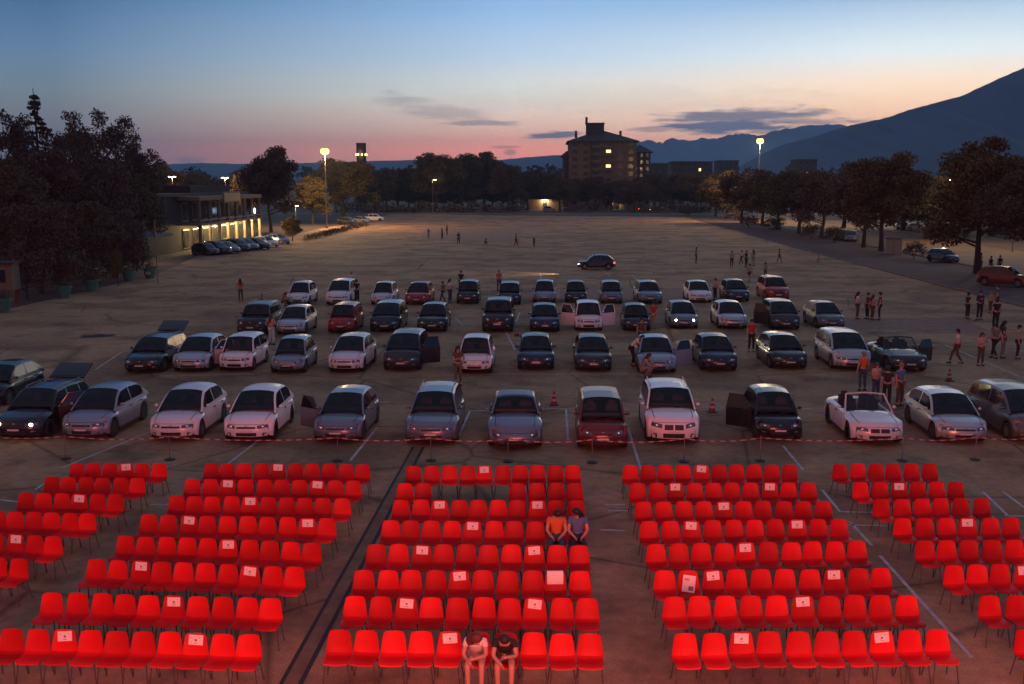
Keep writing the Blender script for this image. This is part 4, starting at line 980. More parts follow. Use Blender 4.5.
HIPS = V_(ST, ell=(.34, .08, 1.18), wrl=(.20, -.08, 1.02), elr=(-.21, -.05, 1.13), wrr=(-.10, -.26, 1.22))
BEND = V_(ST, pelvis=(0, .12, .93), waist=(0, -.02, 1.08), chest=(0, -.18, 1.24), neck=(0, -.30, 1.34), head=(0, -.42, 1.42), shl=(.17, -.20, 1.30), shr=(-.17, -.20, 1.30), ell=(.2, -.32, 1.07), wrl=(.18, -.50, 1.0), elr=(-.2, -.32, 1.07), wrr=(-.18, -.50, 1.0), hpl=(.09, .10, .89), hpr=(-.09, .10, .89))
CROUCH = V_(ST, pelvis=(0, .12, .38), waist=(0, .06, .54), chest=(0, -.08, .74), neck=(0, -.14, .88), head=(0, -.19, 1.00), shl=(.17, -.08, .82), shr=(-.17, -.08, .82), ell=(.22, -.28, .60), wrl=(.12, -.45, .55), elr=(-.22, -.28, .60), wrr=(-.12, -.45, .55), hpl=(.09, .08, .36), hpr=(-.09, .08, .36), knl=(.17, -.34, .50), knr=(-.17, -.34, .50), anl=(.14, -.10, .095), anr=(-.14, -.10, .095))
SIT = V_(ST, pelvis=(0, .06, .56), waist=(0, .10, .70), chest=(0, .08, .91), neck=(0, .05, 1.06), head=(0, .00, 1.19), shl=(.175, .07, .99), shr=(-.175, .07, .99), ell=(.22, -.05, .74), wrl=(.10, -.24, .66), elr=(-.22, -.05, .74), wrr=(-.10, -.24, .66),
          hpl=(.095, .02, .55), hpr=(-.095, .02, .55), knl=(.13, -.38, .53), knr=(-.13, -.38, .53), anl=(.12, -.36, .095), anr=(-.12, -.36, .095))
HUN = V_(SIT, pelvis=(0, .04, .60), waist=(0, -.04, .74), chest=(0, -.20, .90), neck=(0, -.32, 1.00), head=(0, -.42, 1.08), shl=(.165, -.20, .96), shr=(-.165, -.20, .96), ell=(.21, -.34, .74), wrl=(.08, -.48, .66), elr=(-.21, -.34, .74), wrr=(-.08, -.48, .66), hpl=(.095, 0, .59), hpr=(-.095, 0, .59), knl=(.13, -.40, .57), knr=(-.13, -.40, .57))
PH = V_(ST, elr=(-.24, -.03, 1.14), wrr=(-.12, -.26, 1.25), ell=(.22, .04, 1.12), wrl=(.20, -.02, .88))
PROT = {'stand': mk_person(ST), 'standlong': mk_person(HIPS, 'long'), 'walk': mk_person(WALK), 'walkshort': mk_person(WALK, 'short', legs='short'), 'phone': mk_person(PH, 'short', 'long'), 'bend': mk_person(BEND, 'short', 'long'), 'crouch': mk_person(CROUCH, 'long'),
        'sitw': mk_person(V_(HUN, head=(.05, -.40, 1.08), wrl=(.0, -.50, .74)), 'long', legs='short', face=(.8, -.6)), 'sitc': mk_person(V_(HUN, wrl=(.04, -.52, .80)), 'curly', legs='short', face=(-.3, -1)),
        'sitm': mk_person(V_(SIT, head=(.04, -.06, 1.15)), 'short', face=(.5, -.8)), 'sitb': mk_person(V_(SIT, head=(-.04, -.03, 1.17)), 'long', face=(-.7, -.7)), 'sit': mk_person(SIT)}
PT = {k: snap(v_) for k, v_ in PROT.items()}
def person(kind, loc, rz, label, shirt='white', tr='denim', hair='dark', scale=1.0, group=None):
    c_ = dup(PT[kind]); c_.name = 'person'; c_.location = loc; c_.rotation_euler = (0, 0, rz); c_.scale = (scale,) * 3; setp(c_, label, 'person', group)
    for ch in c_.children:
        st = ch.name.split('.')[0]
        if st == 'shirt': own_mat(ch, 0, CLO[shirt])
        elif st == 'trousers': own_mat(ch, 0, CLO[tr])
        elif st == 'hair': own_mat(ch, 0, HAIR[hair])
    return c_
PP = [ # px, py of the feet, pose, turn in degrees, shirt, trousers, hair, scale, label
 (241, 302, 'standlong', 200, 'orange', 'brown', 'dark', 1., 'person in an orange top standing alone left of the rearmost white car'),
 (284, 306, 'crouch', 90, 'orange', 'brown', 'brown', .9, 'person in orange crouching beside the leftmost car of the rear row'),
 (357, 303, 'stand', 180, 'black', 'black', 'dark', 1., 'person in black standing at the side of the white minivan'),
 (352, 292, 'stand', 150, 'white', 'denim', 'fair', .95, 'person in white behind the roof of the white minivan'),
 (450, 303, 'standlong', 60, 'white', 'denim', 'dark', 1.02, 'person with white top left of the dark boxy car, rear row'),
 (443, 302, 'walk', 250, 'grey', 'denim', 'brown', .9, 'person in grey just left of the white-topped person, rear row'),
 (461, 292, 'stand', 0, 'black', 'black', 'dark', 1., 'person whose head shows above the dark boxy car in the rear row'),
 (499, 291, 'stand', 20, 'orange', 'denim', 'fair', 1.0, 'person in a bright orange shirt at the dark blue car, rear row'),
 (428.5, 239, 'standlong', 0, 'grey', 'grey', 'dark', .95, 'grey figure at the left of the four people in the far lot'),
 (442, 239, 'stand', 60, 'red', 'black', 'dark', 1., 'person in red among the people in the far lot'),
 (447, 235, 'stand', 250, 'black', 'black', 'dark', 1., 'dark figure close behind the person in red in the far lot'),
 (458.6, 244.5, 'stand', 10, 'black', 'navy', 'dark', 1.05, 'dark figure right of the person in red in the far lot'),
 (485.5, 244.5, 'crouch', 30, 'black', 'black', 'dark', .8, 'small dark child crouching in the far lot'),
 (516, 246, 'walk', 90, 'brown', 'black', 'dark', 1.0, 'person in brown walking in the far lot, left of a pair'),
 (534, 247, 'stand', 200, 'black', 'black', 'dark', .8, 'small dark figure in the far lot, right of the walking person'),
 (696, 263, 'stand', 90, 'brown', 'black', 'dark', 1.0, 'dark figure standing alone left of the group in pale shirts'),
 (731.5, 267.5, 'stand', 10, 'beige', 'black', 'dark', 1.0, 'person in a pale shirt and black trousers, leftmost of the lot group'),
 (741.5, 264, 'walk', 240, 'white', 'navy', 'brown', .85, 'person in white between the leftmost and the dark one of the lot group'),
 (746, 267, 'stand', 120, 'navy', 'black', 'dark', 1., 'person in dark clothes in the middle of the lot group'),
 (753, 266, 'standlong', 200, 'yellow', 'beige', 'dark', 1., 'person in yellow clothes at the right of the lot group'),
 (749, 282, 'walkshort', 190, 'beige', 'brown', 'dark', .95, 'person in beige walking nearer to the cars below the lot group'),
 (765, 279, 'standlong', 30, 'beige', 'grey', 'brown', .9, 'person in pale top just behind the red sport utility car'),
 (779, 262, 'walk', 90, 'brown', 'denim', 'dark', .85, 'lone figure in brown right of the lot group'),
 (817.5, 262, 'crouch', 20, 'white', 'beige', 'fair', .7, 'tiny white crouching figure far right of the lot group'),
 (715, 300, 'stand', 300, 'pink', 'black', 'dark', .95, 'person in pink between the white hatchback and the dark car, rear row'),
 (723, 301, 'crouch', 60, 'beige', 'brown', 'brown', 1., 'crouching person at the nose of the dark car in the rear row'),
 (857, 319, 'standlong', 60, 'white', 'brown', 'dark', 1.02, 'person in white at the left of the group of four'),
 (867, 319, 'stand', 280, 'brown', 'black', 'dark', 1., 'person in brown, second of the group of four'),
 (872, 320, 'standlong', 100, 'beige', 'brown', 'brown', .95, 'person in beige, third of the group of four'),
 (879, 320, 'stand', 250, 'brown', 'navy', 'dark', 1.05, 'tall person, rightmost of the group of four'),
 (967, 319, 'stand', 100, 'black', 'black', 'dark', 1.0, 'person in black left of the one with folded arms, right side'),
 (979, 320, 'phone', 10, 'navy', 'black', 'dark', 1.1, 'tall person in dark blue holding a phone, right side'),
 (990, 313, 'standlong', 280, 'beige', 'brown', 'fair', .85, 'small person in beige behind the people at right'),
 (996, 312, 'stand', 240, 'brown', 'brown', 'dark', 1.1, 'person in brown farthest back in the right cluster'),
 (995, 330, 'stand', 190, 'black', 'black', 'dark', 1.1, 'person in black in the middle of the right cluster'),
 (956, 364, 'walk', 250, 'white', 'brown', 'dark', 1.0, 'person in white shirt and brown trousers walking, right of the dark open car'),
 (980, 366, 'standlong', 10, 'pink', 'brown', 'brown', .95, 'person in a pale pink top seen from the front at right'),
 (994, 359, 'walk', 200, 'grey', 'black', 'dark', 1.05, 'person in grey mid-stride beside the person with a long coat'),
 (1002, 358, 'standlong', 60, 'navy', 'grey', 'dark', 1.1, 'person in dark blue with long hair, right cluster'),
 (1017, 359, 'stand', 60, 'beige', 'black', 'dark', 1.0, 'person in beige at the right border above the grey people carrier'),
 (862, 391, 'stand', 190, 'orange', 'denim', 'fair', .98, 'person in an orange-brown top behind the white convertible'),
 (875, 401, 'standlong', 20, 'pink', 'denim', 'brown', .92, 'person in a pink checked top behind the white convertible'),
 (886, 407, 'stand', 160, 'black', 'black', 'dark', .95, 'person in black behind the windshield of the white convertible'),
 (899, 406, 'stand', 30, 'blue', 'brown', 'fair', 1.0, 'person in a blue shirt left of the silver hatchback'),
 (458, 386, 'standlong', 30, 'brown', 'olive', 'dark', 1.02, 'tall person in brown beside the dark wagon of the front row'),
 (633, 366, 'bend', 80, 'white', 'black', 'dark', 1.0, 'person in white bending to the left side of the light blue car'),
 (645, 377, 'crouch', 60, 'beige', 'beige', 'brown', 1.0, 'person crouching at the front left corner of the light blue car'),
 (641, 350, 'stand', 20, 'brown', 'brown', 'dark', 1.0, 'person standing behind the bending person at the light blue car'),
 (653, 329, 'stand', 340, 'red', 'beige', 'dark', .95, 'person in red between two dark cars of the third row'),
 (751, 352, 'stand', 10, 'red', 'black', 'dark', 1., 'person in a red shirt between two dark cars of the second row'),
 (272, 345, 'standlong', 160, 'pink', 'white', 'brown', .98, 'person in pale pink beside the white boxy car of the second row'),
 (148, 279, 'crouch', 30, 'pink', 'brown', 'dark', .8, 'person sitting low in front of the last green planter'),
 (980, 272, 'stand', 90, 'orange', 'brown', 'dark', 1.1, 'person in an orange vest beside the trunk of the tallest tree'),
 (990, 275, 'stand', 30, 'black', 'black', 'dark', 1.05, 'left dark figure standing behind the dark red car'),
 (999, 274, 'stand', 300, 'black', 'navy', 'dark', 1.05, 'right dark figure standing behind the dark red car')]
for (px, py, k, dg_, sh, tr, hr, sc, lb) in PP:
    p = at(px, py); person(k, (p.x, p.y, .006), R(dg_), lb, sh, tr, hr, sc)
for (key, k, sh, tr, hr, lb) in (((2, 7, 5), 'sitw', 'white', 'beige', 'auburn', 'woman in a white top sitting in the front row, head turned right'), ((2, 7, 6), 'sitc', 'black', 'brown', 'dark', 'curly-haired person in black sitting in the front row'),
                      ((2, 3, 8), 'sitm', 'orange', 'denim', 'dark', 'man in an orange-red patterned shirt sitting in the fifth row'), ((2, 3, 9), 'sitb', 'blue', 'navy', 'dark', 'long-haired woman in blue sitting at the end of the fifth row')):
    c_ = CH[key]; person(k, (c_.location.x, c_.location.y, .006), c_.rotation_euler.z, lb.replace('woman', 'person').replace('man ', 'person '), sh, tr, hr, .95 if key[1] == 7 else 1.0)
for t in PT.values():
    for o in list(walk(*t)): bpy.data.objects.remove(o)

# ------------------------------------------------------------------ tape, cones
RED_ = mat('tape_red', (.16, .02, .02), .6); WHT = mat('tape_white', (.34, .30, .30), .6)
posts = [(-20, 458), (66, 459), (170, 460), (338, 461), (431, 461), (508, 462), (592, 463), (684, 462), (760, 461), (902, 461), (975, 460), (1040, 459)]
pw = [at(*p) for p in posts]
pn = ['at the left border', 'left of the silver blue hatchback nose', 'before the left white hatchback', 'before the blue-grey hatchback', 'before the dark wagon', 'before the bubble-shaped car', 'before the dark red car', 'before the white sport utility car', 'before the black small car', 'before the white convertible', 'before the silver hatchback', 'at the right border']
for p, t_ in zip(pw, pn):
    r = empty('barrier_post', (p.x, p.y, .005), 0, 'thin barrier post holding tape, %s' % t_, 'post', 'posts of the barrier tape')
    b = MB(); b.lathe([(.16, 0), (.16, .03), (.05, .06), (.02, .07)], BLK, 14); b.build('base', r, 40)
    b = MB(); b.tube([(0, 0, .05), (0, 0, .80)], .014, METAL, 6); b.build('pole', r)
for i in range(len(pw) - 1):
    a, c_ = pw[i], pw[i + 1]; n = max(6, int((c_ - a).length / .16)); b = MB()
    for k in range(n):
        q = []
        for t in (k / n, (k + 1) / n):
            p = a.lerp(c_, t); z = .74 - .10 * 4 * t * (1 - t); q.append((p.x, p.y, z))
        m_ = WHT if k % 2 else RED_
        b.add([q[0], q[1], (q[1][0], q[1][1], q[1][2] + .035), (q[0][0], q[0][1], q[0][2] + .035)], [(0, 1, 2, 3)], m_)
    o = b.build('barrier_tape'); setp(o, 'red and white tape strung from the post %s' % pn[i], 'tape', 'lengths of red and white barrier tape')
for (px, py, lb) in [(712, 412, 'striped traffic cone right of the white sport utility car'), (554, 405, 'traffic cone between the bubble-shaped and the dark red car'), (517, 336, 'traffic cone between two dark cars of the third row'), (949, 381, 'striped traffic cone near the walking person in white'), (262, 300, 'traffic cone left of the rear car row')]:
    p = at(px, py); r = empty('traffic_cone', (p.x, p.y, .005), 0, lb, 'cone', 'traffic cones between the cars')
    b = MB(); b.box((0, 0, .02), (.36, .36, .04), BLK); b.build('base', r)
    b = MB()
    for (z0, z1, m_) in ((.04, .16, RED_), (.16, .25, WHT), (.25, .35, RED_), (.35, .43, WHT), (.43, .55, RED_)):
        f_ = lambda z: .135 - .105 * z / .55
        b.lathe([(f_(z0), z0), (f_(z1), z1)], m_, 14)
    b.build('cone_body', r, 50)
# jacket on the ground
p = at(98, 336); b = MB()
P = [[(x * .9 + .1 * sin(y * 5), y * .5, .012 + .10 * max(0, (1 - x * x) * (1 - y * y)) * (.6 + .4 * sin(7 * x + 3 * y))) for x in np.linspace(-1, 1, 13)] for y in np.linspace(-1, 1, 7)]
b.grid(P, CLO['black']); o = b.build('blanket', smooth=60); o.location = p; o.rotation_euler = (0, 0, .3); setp(o, 'dark crumpled blanket lying on the asphalt at left', 'blanket')

# ------------------------------------------------------------------ lamps
LAMPM = mat('floodlight_glow', (0, 0, 0), .5, emit=(1, .52, .10), es=5)
LAMPW = mat('street_lamp_glow', (1, 1, 1), .5, emit=(1, .74, .38), es=22)
POLE = mat('galvanised_pole', (.22, .20, .18), .5, .5, var=.15)
def mast(px, py, topy, label, e):
    p = at(px, py); h = atY(px, topy, p.y).z
    r = empty('floodlight_mast', p, 0, label, 'floodlight', 'tall floodlight masts')
    b = MB(); b.lathe([(.28, 0), (.28, .3), (.17, .35)], CONC, 12); b.build('base', r, 40)
    b = MB(); b.tube([(0, 0, .3), (0, 0, h * .5), (0, 0, h)], [.15, .11, .07], POLE, 10); b.build('pole', r, 60)
    b = MB(); b.tube([(.7 * cos(t * pi / 6), .7 * sin(t * pi / 6), h) for t in range(13)], .035, POLE, 6); b.tube([(-.7, 0, h), (.7, 0, h)], .03, POLE, 6); b.tube([(0, -.7, h), (0, .7, h)], .03, POLE, 6); b.build('head_ring', r, 60)
    b = MB(); b.box((0, .14, h * .62), (.22, .15, .35), POLE); b.build('junction_box', r)
    for k in range(6):
        a = 2 * pi * k / 6 + .3; c_ = Vector((.40 * cos(a), .40 * sin(a), h - .08)); Mx = Matrix.Rotation(a, 3, 'Z') @ Matrix.Rotation(R(35), 3, 'Y')
        b = MB(); b.box(c_, (.20, .48, .36), BLK, M=Mx, taper=.8); o = b.build('floodlight', r)
        b = MB(); b.ell(c_ + Mx @ Vector((.12, 0, -.12)), (.42, .42, .55), LAMPM, 14, 9); b.build('lamp_glass', o, 60)
    light('floodlight_lamp', 'POINT', (p.x, p.y, h - .9), e, (1, .62, .28), .35)
mast(327, 228, 150, 'tall floodlight mast glowing orange behind the lot at left', 36000)
mast(757, 222, 140, 'tall floodlight mast glowing orange above the right tree row', 30000)
def slamp(px, py, topy, label, e, dx=0, arm=.8, dbl=False):
    p = at(px, py); h = atY(px, topy, p.y).z
    r = empty('street_lamp', p, 0, label, 'street lamp', 'small street lamps')
    b = MB(); b.tube([(0, 0, 0), (0, 0, h)], [.09, .05], POLE, 8); b.build('pole', r, 60)
    b = MB(); b.tube([(0, 0, h), (arm * .5, 0, h + .12), (arm, 0, h + .1)] if not dbl else [(-arm, 0, h + .15), (0, 0, h), (arm, 0, h + .15)], .035, POLE, 6); b.build('arm', r, 60)
    for s in ((1, -1) if dbl else (1,)):
        b = MB(); b.ell((s * arm, 0, h + .10), (.36, .14, .08), POLE, 10, 6); o = b.build('lamp_head', r, 60)
        b = MB(); b.ell((s * arm, 0, h + .03), (.30, .16, .09), LAMPW, 10, 6); b.build('lamp_glass', o, 60)
    if e: light('street_lamp_light', 'POINT', (p.x + arm * .5, p.y, h - .35), e, (1, .66, .30), .2)
slamp(175, 232, 177, 'small lit lamp behind the left part of the pavilion roof', 500, arm=.4, dbl=True)
slamp(227, 228, 178, 'small lit lamp behind the middle of the pavilion roof', 500, arm=.4, dbl=True)
slamp(433, 213, 180, 'single pale street lamp before the dark far trees', 900)
slamp(860, 226, 190, 'street lamp hidden in the foliage left of the tall round tree', 2600)
slamp(945, 244, 180, 'street lamp in the foliage between the two tall right trees', 2600)
slamp(1012, 252, 170, 'street lamp in the foliage of the tallest right tree', 2600)
slamp(790, 214, 184, 'street lamp in the foliage right of the right floodlight', 2600)
slamp(712, 207, 188, 'street lamp at the far end of the right street', 2200)
slamp(560, 206, 190, 'street lamp left of the apartment block', 1500)
slamp(640, 206, 190, 'street lamp right of the apartment block', 1500)
slamp(118, 250, 232, 'low garden lamp beside the yellow-lit bush', 160, arm=.3)
slamp(296, 226, 206, 'low lamp above the pale lit bush near the floodlight mast', 500, arm=.3)

# ------------------------------------------------------------------ buildings
WALLB = mat('plaster_ochre', (.20, .125, .075), .9, var=.15, vscale=.5); ROOFM = mat('roof_dark', (.045, .035, .032), .85, var=.2); WIND = mat('window_dark', (.02, .022, .028), .15)
WLIT = mat('window_lit', (.8, .6, .3), .5, emit=(1, .62, .25), es=2.2); WALLG = mat('plaster_grey', (.07, .055, .052), .9, var=.15, vscale=.5); BALC = mat('balcony_rail', (.17, .12, .085), .8)
def block(name, px0, px1, topy, Y, depth, label, wall=WALLB, floors=8, cols=6, lit=(), hip=True, roof_h=3.5, balc=(), cat='building', base=0):
    a, c_ = atY(px0, 183, Y), atY(px1, 183, Y); w = c_.x - a.x; h = atY((px0 + px1) / 2, topy, Y).z; cx = (a.x + c_.x) / 2
    r = empty(name, (cx, Y + depth / 2, 0), 0, label, cat)
    b = MB(); b.box((0, 0, h / 2), (w, depth, h), wall); b.build('wall', r)
    b = MB(); e = .9
    if hip:
        x, y = w / 2 + e, depth / 2 + e; rx = max(.5, x - y * .75)
        b.add([(-x, -y, h), (x, -y, h), (x, y, h), (-x, y, h), (-rx * .55, 0, h + roof_h), (rx * .55, 0, h + roof_h), (-x, -y, h - .35), (x, -y, h - .35), (x, y, h - .35), (-x, y, h - .35)],
              [(0, 1, 5, 4), (1, 2, 5), (2, 3, 4, 5), (3, 0, 4), (6, 7, 1, 0), (7, 8, 2, 1), (8, 9, 3, 2), (9, 6, 0, 3), (9, 8, 7, 6)], ROOFM)
    else: b.box((0, 0, h + .2), (w + .6, depth + .6, .4), ROOFM)
    ro = b.build('roof', r)
    fh = h / floors
    for f_ in range(floors):
        for k in range(cols):
            x = -w / 2 + w * (k + .5) / cols; z = fh * (f_ + .55); isl = (f_, k) in lit
            if k in balc:
                b = MB(); b.box((x, -depth / 2 - .55, fh * f_ + .1), (w / cols * .9, 1.1, .16), BALC); b.box((x, -depth / 2 - 1.06, fh * f_ + .62), (w / cols * .9, .08, .9), BALC); b.build('balcony', r)
            b = MB(); b.box((x, -depth / 2 - .03, z), (w / cols * .42 + .24, .08, fh * .52 + .24), BALC); fr = b.build('window', r)
            b = MB(); b.box((x, -depth / 2 - .06, z), (w / cols * .42, .08, fh * .52), WLIT if isl else WIND); b.build('pane', fr)
    return r, w, h, ro
r, w, h, ro = block('apartment_building', 569, 636, 141, 372, 26, 'tall ochre apartment block with hipped roof and lit windows at the centre', lit=((7, 3), (5, 3)), floors=9, cols=6, balc=(2, 3), roof_h=4.2)
b = MB(); b.box((-2.4, 0, h + 4.6), (6.6, 6, 4.4), WALLG); b.box((-2.4, 0, h + 6.95), (7.2, 6.6, .3), ROOFM); b.build('stair_tower', ro)
for x in (-9.5, 7.2, -5.6):
    b = MB(); b.box((x, 0, h + 3.0 if x != -5.6 else h + 8), (.9, .9, 2.6), WALLG); b.build('chimney', ro)
b = MB(); b.box((-3.6, -13.4, h / 2), (1.4, .6, h), WALLG); b.build('stair_shaft', r)
block('apartment_building', 632, 650, 152, 384, 18, 'lower dark side block with hipped roof right of the ochre apartment block', wall=WALLG, floors=8, cols=3, roof_h=3)
block('apartment_building', 563, 571, 156, 380, 14, 'narrow dark side block left of the ochre apartment block', wall=WALLG, floors=7, cols=2, roof_h=2)
for (a_, c_, ty, Y, lb, lt) in [(672, 712, 162, 560, 'long low dark apartment row on the horizon right of the block', ((5, 5),)), (718, 738, 161, 600, 'dark square block on the horizon left of the right floodlight', ()), (797, 816, 160, 560, 'dark building on the horizon right of the right floodlight', ((4, 1),)), (650, 668, 164, 520, 'dark low building on the horizon beside the apartment block', ())]:
    block('distant_building', a_, c_, ty, Y, 16, lb, wall=WALLG, floors=7, cols=max(3, (c_ - a_) // 5), hip=False, lit=lt)
# water tower
p = atY(362, 183, 420); top = atY(362, 143, 420).z; r = empty('water_tower', (p.x, 420, 0), 0, 'round water tower with a band of yellow light behind the left trees', 'tower')
b = MB(); b.lathe([(1.7, 0), (1.5, top * .45), (1.5, top * .56)], WALLG, 20); b.build('shaft', r, 40)
b = MB(); b.lathe([(1.5, top * .55), (2.0, top * .58), (2.0, top - .4), (2.1, top - .3), (2.1, top)], WALLG, 20); b.build('tank', r, 40)
b = MB()
for k in range(8): b.ell((2.15 * cos(k * pi / 4 + .3), 2.15 * sin(k * pi / 4 + .3), top * .81), (.35, .35, .45), mat('tower_lamp', (1, 1, 1), emit=(1, .62, .12), es=5), 8, 5)
b.build('light_band', r, 60)
light('tower_light', 'POINT', (p.x, 416.5, top * .81), 250, (1, .7, .3), .3)
# pavilion on the left edge: front faces the lot (+x)
X0 = -45.4; Ya, Yb = 114.0, 156.5
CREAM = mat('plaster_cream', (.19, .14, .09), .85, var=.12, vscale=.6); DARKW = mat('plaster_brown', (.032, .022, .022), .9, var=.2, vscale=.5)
r = empty('pavilion', (X0, (Ya + Yb) / 2, 0), 0, 'two-storey pavilion with lit columns and balcony at the left edge of the lot', 'building')
hgt = 7.0; ln = Yb - Ya
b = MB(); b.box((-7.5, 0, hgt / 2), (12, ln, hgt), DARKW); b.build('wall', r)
b = MB(); b.box((-7.5, 0, hgt + .2), (12.6, ln + .6, .4), ROOFM); ro = b.build('roof', r)
b = MB(); b.box((-6.5, 8, hgt + .9), (8, 17, 1.0), DARKW); b.build('parapet', ro)
y0 = 127 - (Ya + Yb) / 2; y1 = 155 - (Ya + Yb) / 2
b = MB(); b.box((-.1, (y0 + y1) / 2, 3.45), (3.0, y1 - y0, .3), CREAM); b.box((1.35, (y0 + y1) / 2, 3.95), (.08, y1 - y0, .12), METAL); b.build('balcony', r)
b = MB(); b.box((-.1, (y0 + y1) / 2, hgt - .25), (3.0, y1 - y0, .5), CREAM); b.build('cornice', r)
nC = 8
for k in range(nC):
    y = y0 + .5 + (y1 - y0 - 1) * k / (nC - 1)
    for zc_, hh in ((1.65, 3.3), (5.1, 3.0)):
        b = MB(); b.lathe([(.32, -hh / 2), (.32, -hh / 2 + .2), (.24, -hh / 2 + .25), (.21, hh / 2 - .25), (.32, hh / 2 - .18), (.32, hh / 2)], CREAM, 12, (1.1, y, zc_)); b.build('column', r, 40)
    if k < nC - 1:
        ym = y + (y1 - y0 - 1) / (nC - 1) / 2
        for zc_ in (1.5, 5.0):
            b = MB(); b.box((-1.47, ym, zc_), (.1, 2.4, 2.5), METAL); fr = b.build('window', r)
            b = MB(); b.box((-1.43, ym, zc_), (.1, 2.1, 2.2), WIND); b.build('pane', fr)
        if k in (0, 2, 3, 4, 5, 6):
            b = MB(); b.box((.5, ym, 3.22), (.35, .6, .1), LAMPW); b.build('ceiling_lamp', r)
            light('pavilion_lamp', 'POINT', (X0 + .5, (Ya + Yb) / 2 + ym, 3.0), 1300 if k > 1 else 450, (1, .72, .30), .15)
b = MB(); b.box((1.45, 140 - (Ya + Yb) / 2, hgt - .2), (.15, 7.5, 1.5), CREAM); b.box((1.55, 140 - (Ya + Yb) / 2, hgt - .2), (.06, 7.0, 1.1), mat('sign_ochre', (.45, .30, .12), .7, var=.25, vscale=3)); b.build('sign_panel', r)
b = MB(); b.ell((1.7, y1 - 5, 4.6), (.15, .15, .45), mat('neon_blue', (0, 0, 0), emit=(.5, .72, 1), es=6), 8, 6); b.build('blue_lamp', r)
# low annex with canopy in front of the left trees
r = empty('canopy_annex', (-45, 104, 0), 0, 'low dark annex with a pale awning left of the pavilion', 'building')
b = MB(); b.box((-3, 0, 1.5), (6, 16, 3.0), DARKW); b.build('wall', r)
b = MB(); b.box((.8, 1, 3.1), (3.4, 17, .16), mat('awning_blue', (.10, .12, .16), .8), M=Matrix.Rotation(R(6), 3, 'Y')); b.build('awning', r)
for k in range(4):
    b = MB(); b.box((.03, -6 + k * 4, 1.3), (.1, 2.2, 2.2), METAL); fr = b.build('window', r); b = MB(); b.box((.07, -6 + k * 4, 1.3), (.1, 1.9, 1.9), WIND); b.build('pane', fr)
light('annex_lamp', 'POINT', (-43.4, 108, 2.6), 200, (1, .75, .4), .15)
# pole with a red bundle
p = at(158, 284); r = empty('flag_pole', (p.x, p.y, 0), 0, 'thin pole with furled reddish flag between planters and pavilion', 'flag pole')
b = MB(); b.tube([(0, 0, 0), (0, 0, 5.6)], .05, POLE, 6); b.build('pole', r); b = MB(); b.tube([(-.05, 0, 5.0), (-.15, 0, 4.7), (-.1, .05, 4.3), (-.02, 0, 4.0)], [.04, .12, .12, .04], CLO['brown'], 8); b.build('flag', r, 60)
# wooden kiosk
p = at(-4, 304); r = empty('kiosk', (p.x, p.y, 0), R(12), 'small beige ticket hut on orange legs cut off by the left border', 'kiosk')
TAN = mat('board_beige', (.17, .13, .08), .8, var=.2, vscale=2); ORG = mat('leg_orange', (.16, .08, .04), .8)
b = MB(); b.box((.4, 0, 2.0), (2.3, 1.8, 1.9), TAN, taper=.96); b.build('body', r); b = MB(); b.box((.4, 0, 3.02), (2.6, 2.1, .14), ROOFM); b.build('roof', r)
for sx_ in (-.6, 1.35):
    for sy_ in (-.75, .75): b = MB(); b.box((sx_, sy_, .55), (.3, .2, 1.1), ORG); b.build('leg', r)
b = MB(); b.box((.4, -.92, 2.1), (1.3, .05, .9), WIND); b.build('window', r)
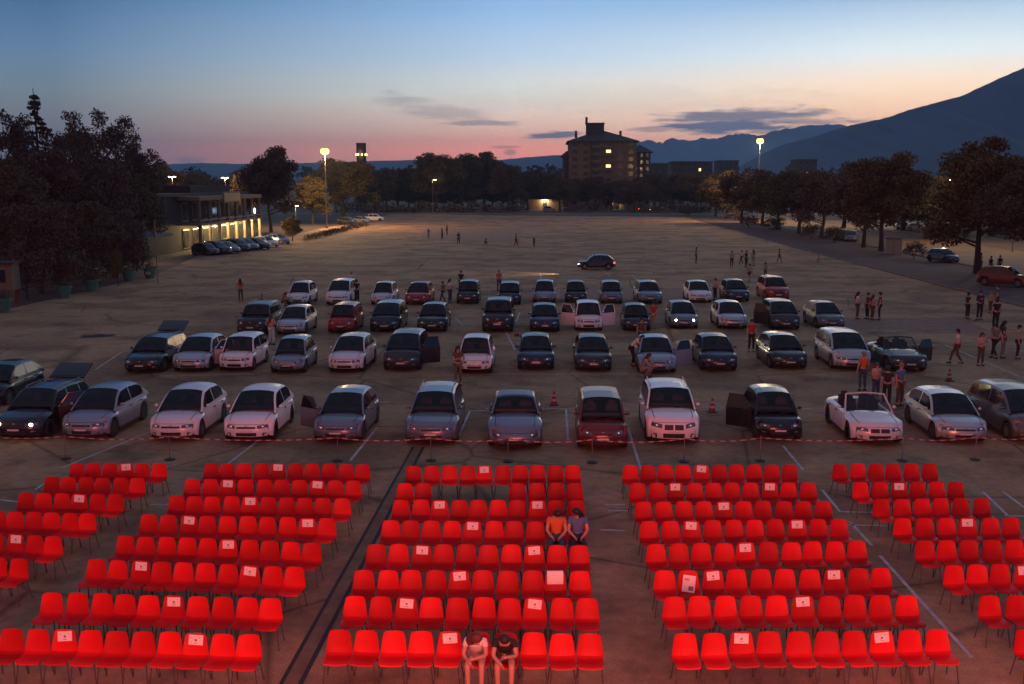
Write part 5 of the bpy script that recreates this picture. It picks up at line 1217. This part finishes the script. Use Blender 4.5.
# planters
GRN = mat('planter_green', (.05, .17, .13), .6, var=.15, vscale=3)
pb = snap(empty('tmp'))
lb_ = ['green planter at the left border by the ticket hut', 'green planter, second from left', 'green planter in the middle of the five', 'green planter, second from right of the five', 'green planter nearest to the flag pole']
fol = leaf_mesh('foliage', [(0, 0, 1.35), (.3, .1, 1.25), (-.3, 0, 1.3), (0, .2, 1.7)], [.5, .4, .4, .35], 300, .07, LEAFS[1])
for i, (px, py) in enumerate([(3, 312), (64, 298), (92, 291), (129, 281), (150, 278)]):
    p = at(px, py); r = empty('planter', (p.x, p.y, .005), 0, lb_[i], 'planter', 'green planters along the left edge')
    b = MB(); b.lathe([(.38, 0), (.40, .06), (.56, .78), (.64, .80), (.66, .95), (.58, .95), (.55, .85)], GRN, 20); b.build('pot', r, 40)
    o = bpy.data.objects.new('foliage', fol); COL.objects.link(o); o.parent = r; o.scale = (1, 1, .8)
bpy.data.objects.remove(pb[0])
# lit hut and pale hut at the far edge
for (px, py, wd, lb, e) in [(615, 209, 7, 'small hut with a lit front at the far edge below the apartment block', 1300), (545, 210, 12, 'wide low pale hut left of the apartment block, dimly lit', 1400)]:
    p = at(px, py); Y = p.y + 6; x = atY(px, 200, Y).x; r = empty('hut', (x, Y, 0), 0, lb, 'hut')
    b = MB(); b.box((0, 0, 1.7), (wd, 4, 3.4), CREAM); b.build('wall', r); b = MB(); b.box((0, -.3, 3.5), (wd + 1, 5.4, .25), ROOFM); b.build('roof', r)
    b = MB(); b.box((0, -2.04, 1.3), (1.2, .1, 2.4), WIND); b.build('door', r)
    light('hut_lamp', 'POINT', (x, Y - 2.6, 3.0), e, (1, .7, .35), .15)
# cabinet by the right tree, wall
p = at(893, 254); r = empty('electric_cabinet', (p.x, p.y, 0), R(-15), 'pale electric cabinet beside the trunk of the tall round tree', 'cabinet')
b = MB(); b.box((0, 0, .95), (1.9, 1.0, 1.9), mat('cabinet_grey', (.30, .26, .20), .7, var=.2)); b.build('body', r, 30); b = MB(); b.box((0, 0, 1.94), (2.1, 1.2, .08), ROOFM); b.build('roof', r); b = MB(); b.box((0, -.52, .95), (.02, .03, 1.7), BLK); b.build('door_gap', r)
# low hedge along the left far edge, fence rail on the right
for (x, ya, yb, lb) in [(-36.6, 152, 205, 'clipped dark hedge between the pavilion cars and the floodlight mast')]:
    cs = [(x + random.uniform(-.3, .3), y, .5) for y in np.arange(ya, yb, .7)]; me = leaf_mesh('foliage', cs, [.65] * len(cs), 60, .14, LEAFS[0]); o = bpy.data.objects.new('hedge', me); COL.objects.link(o); setp(o, lb, 'hedge')
print('objects', len(bpy.data.objects))
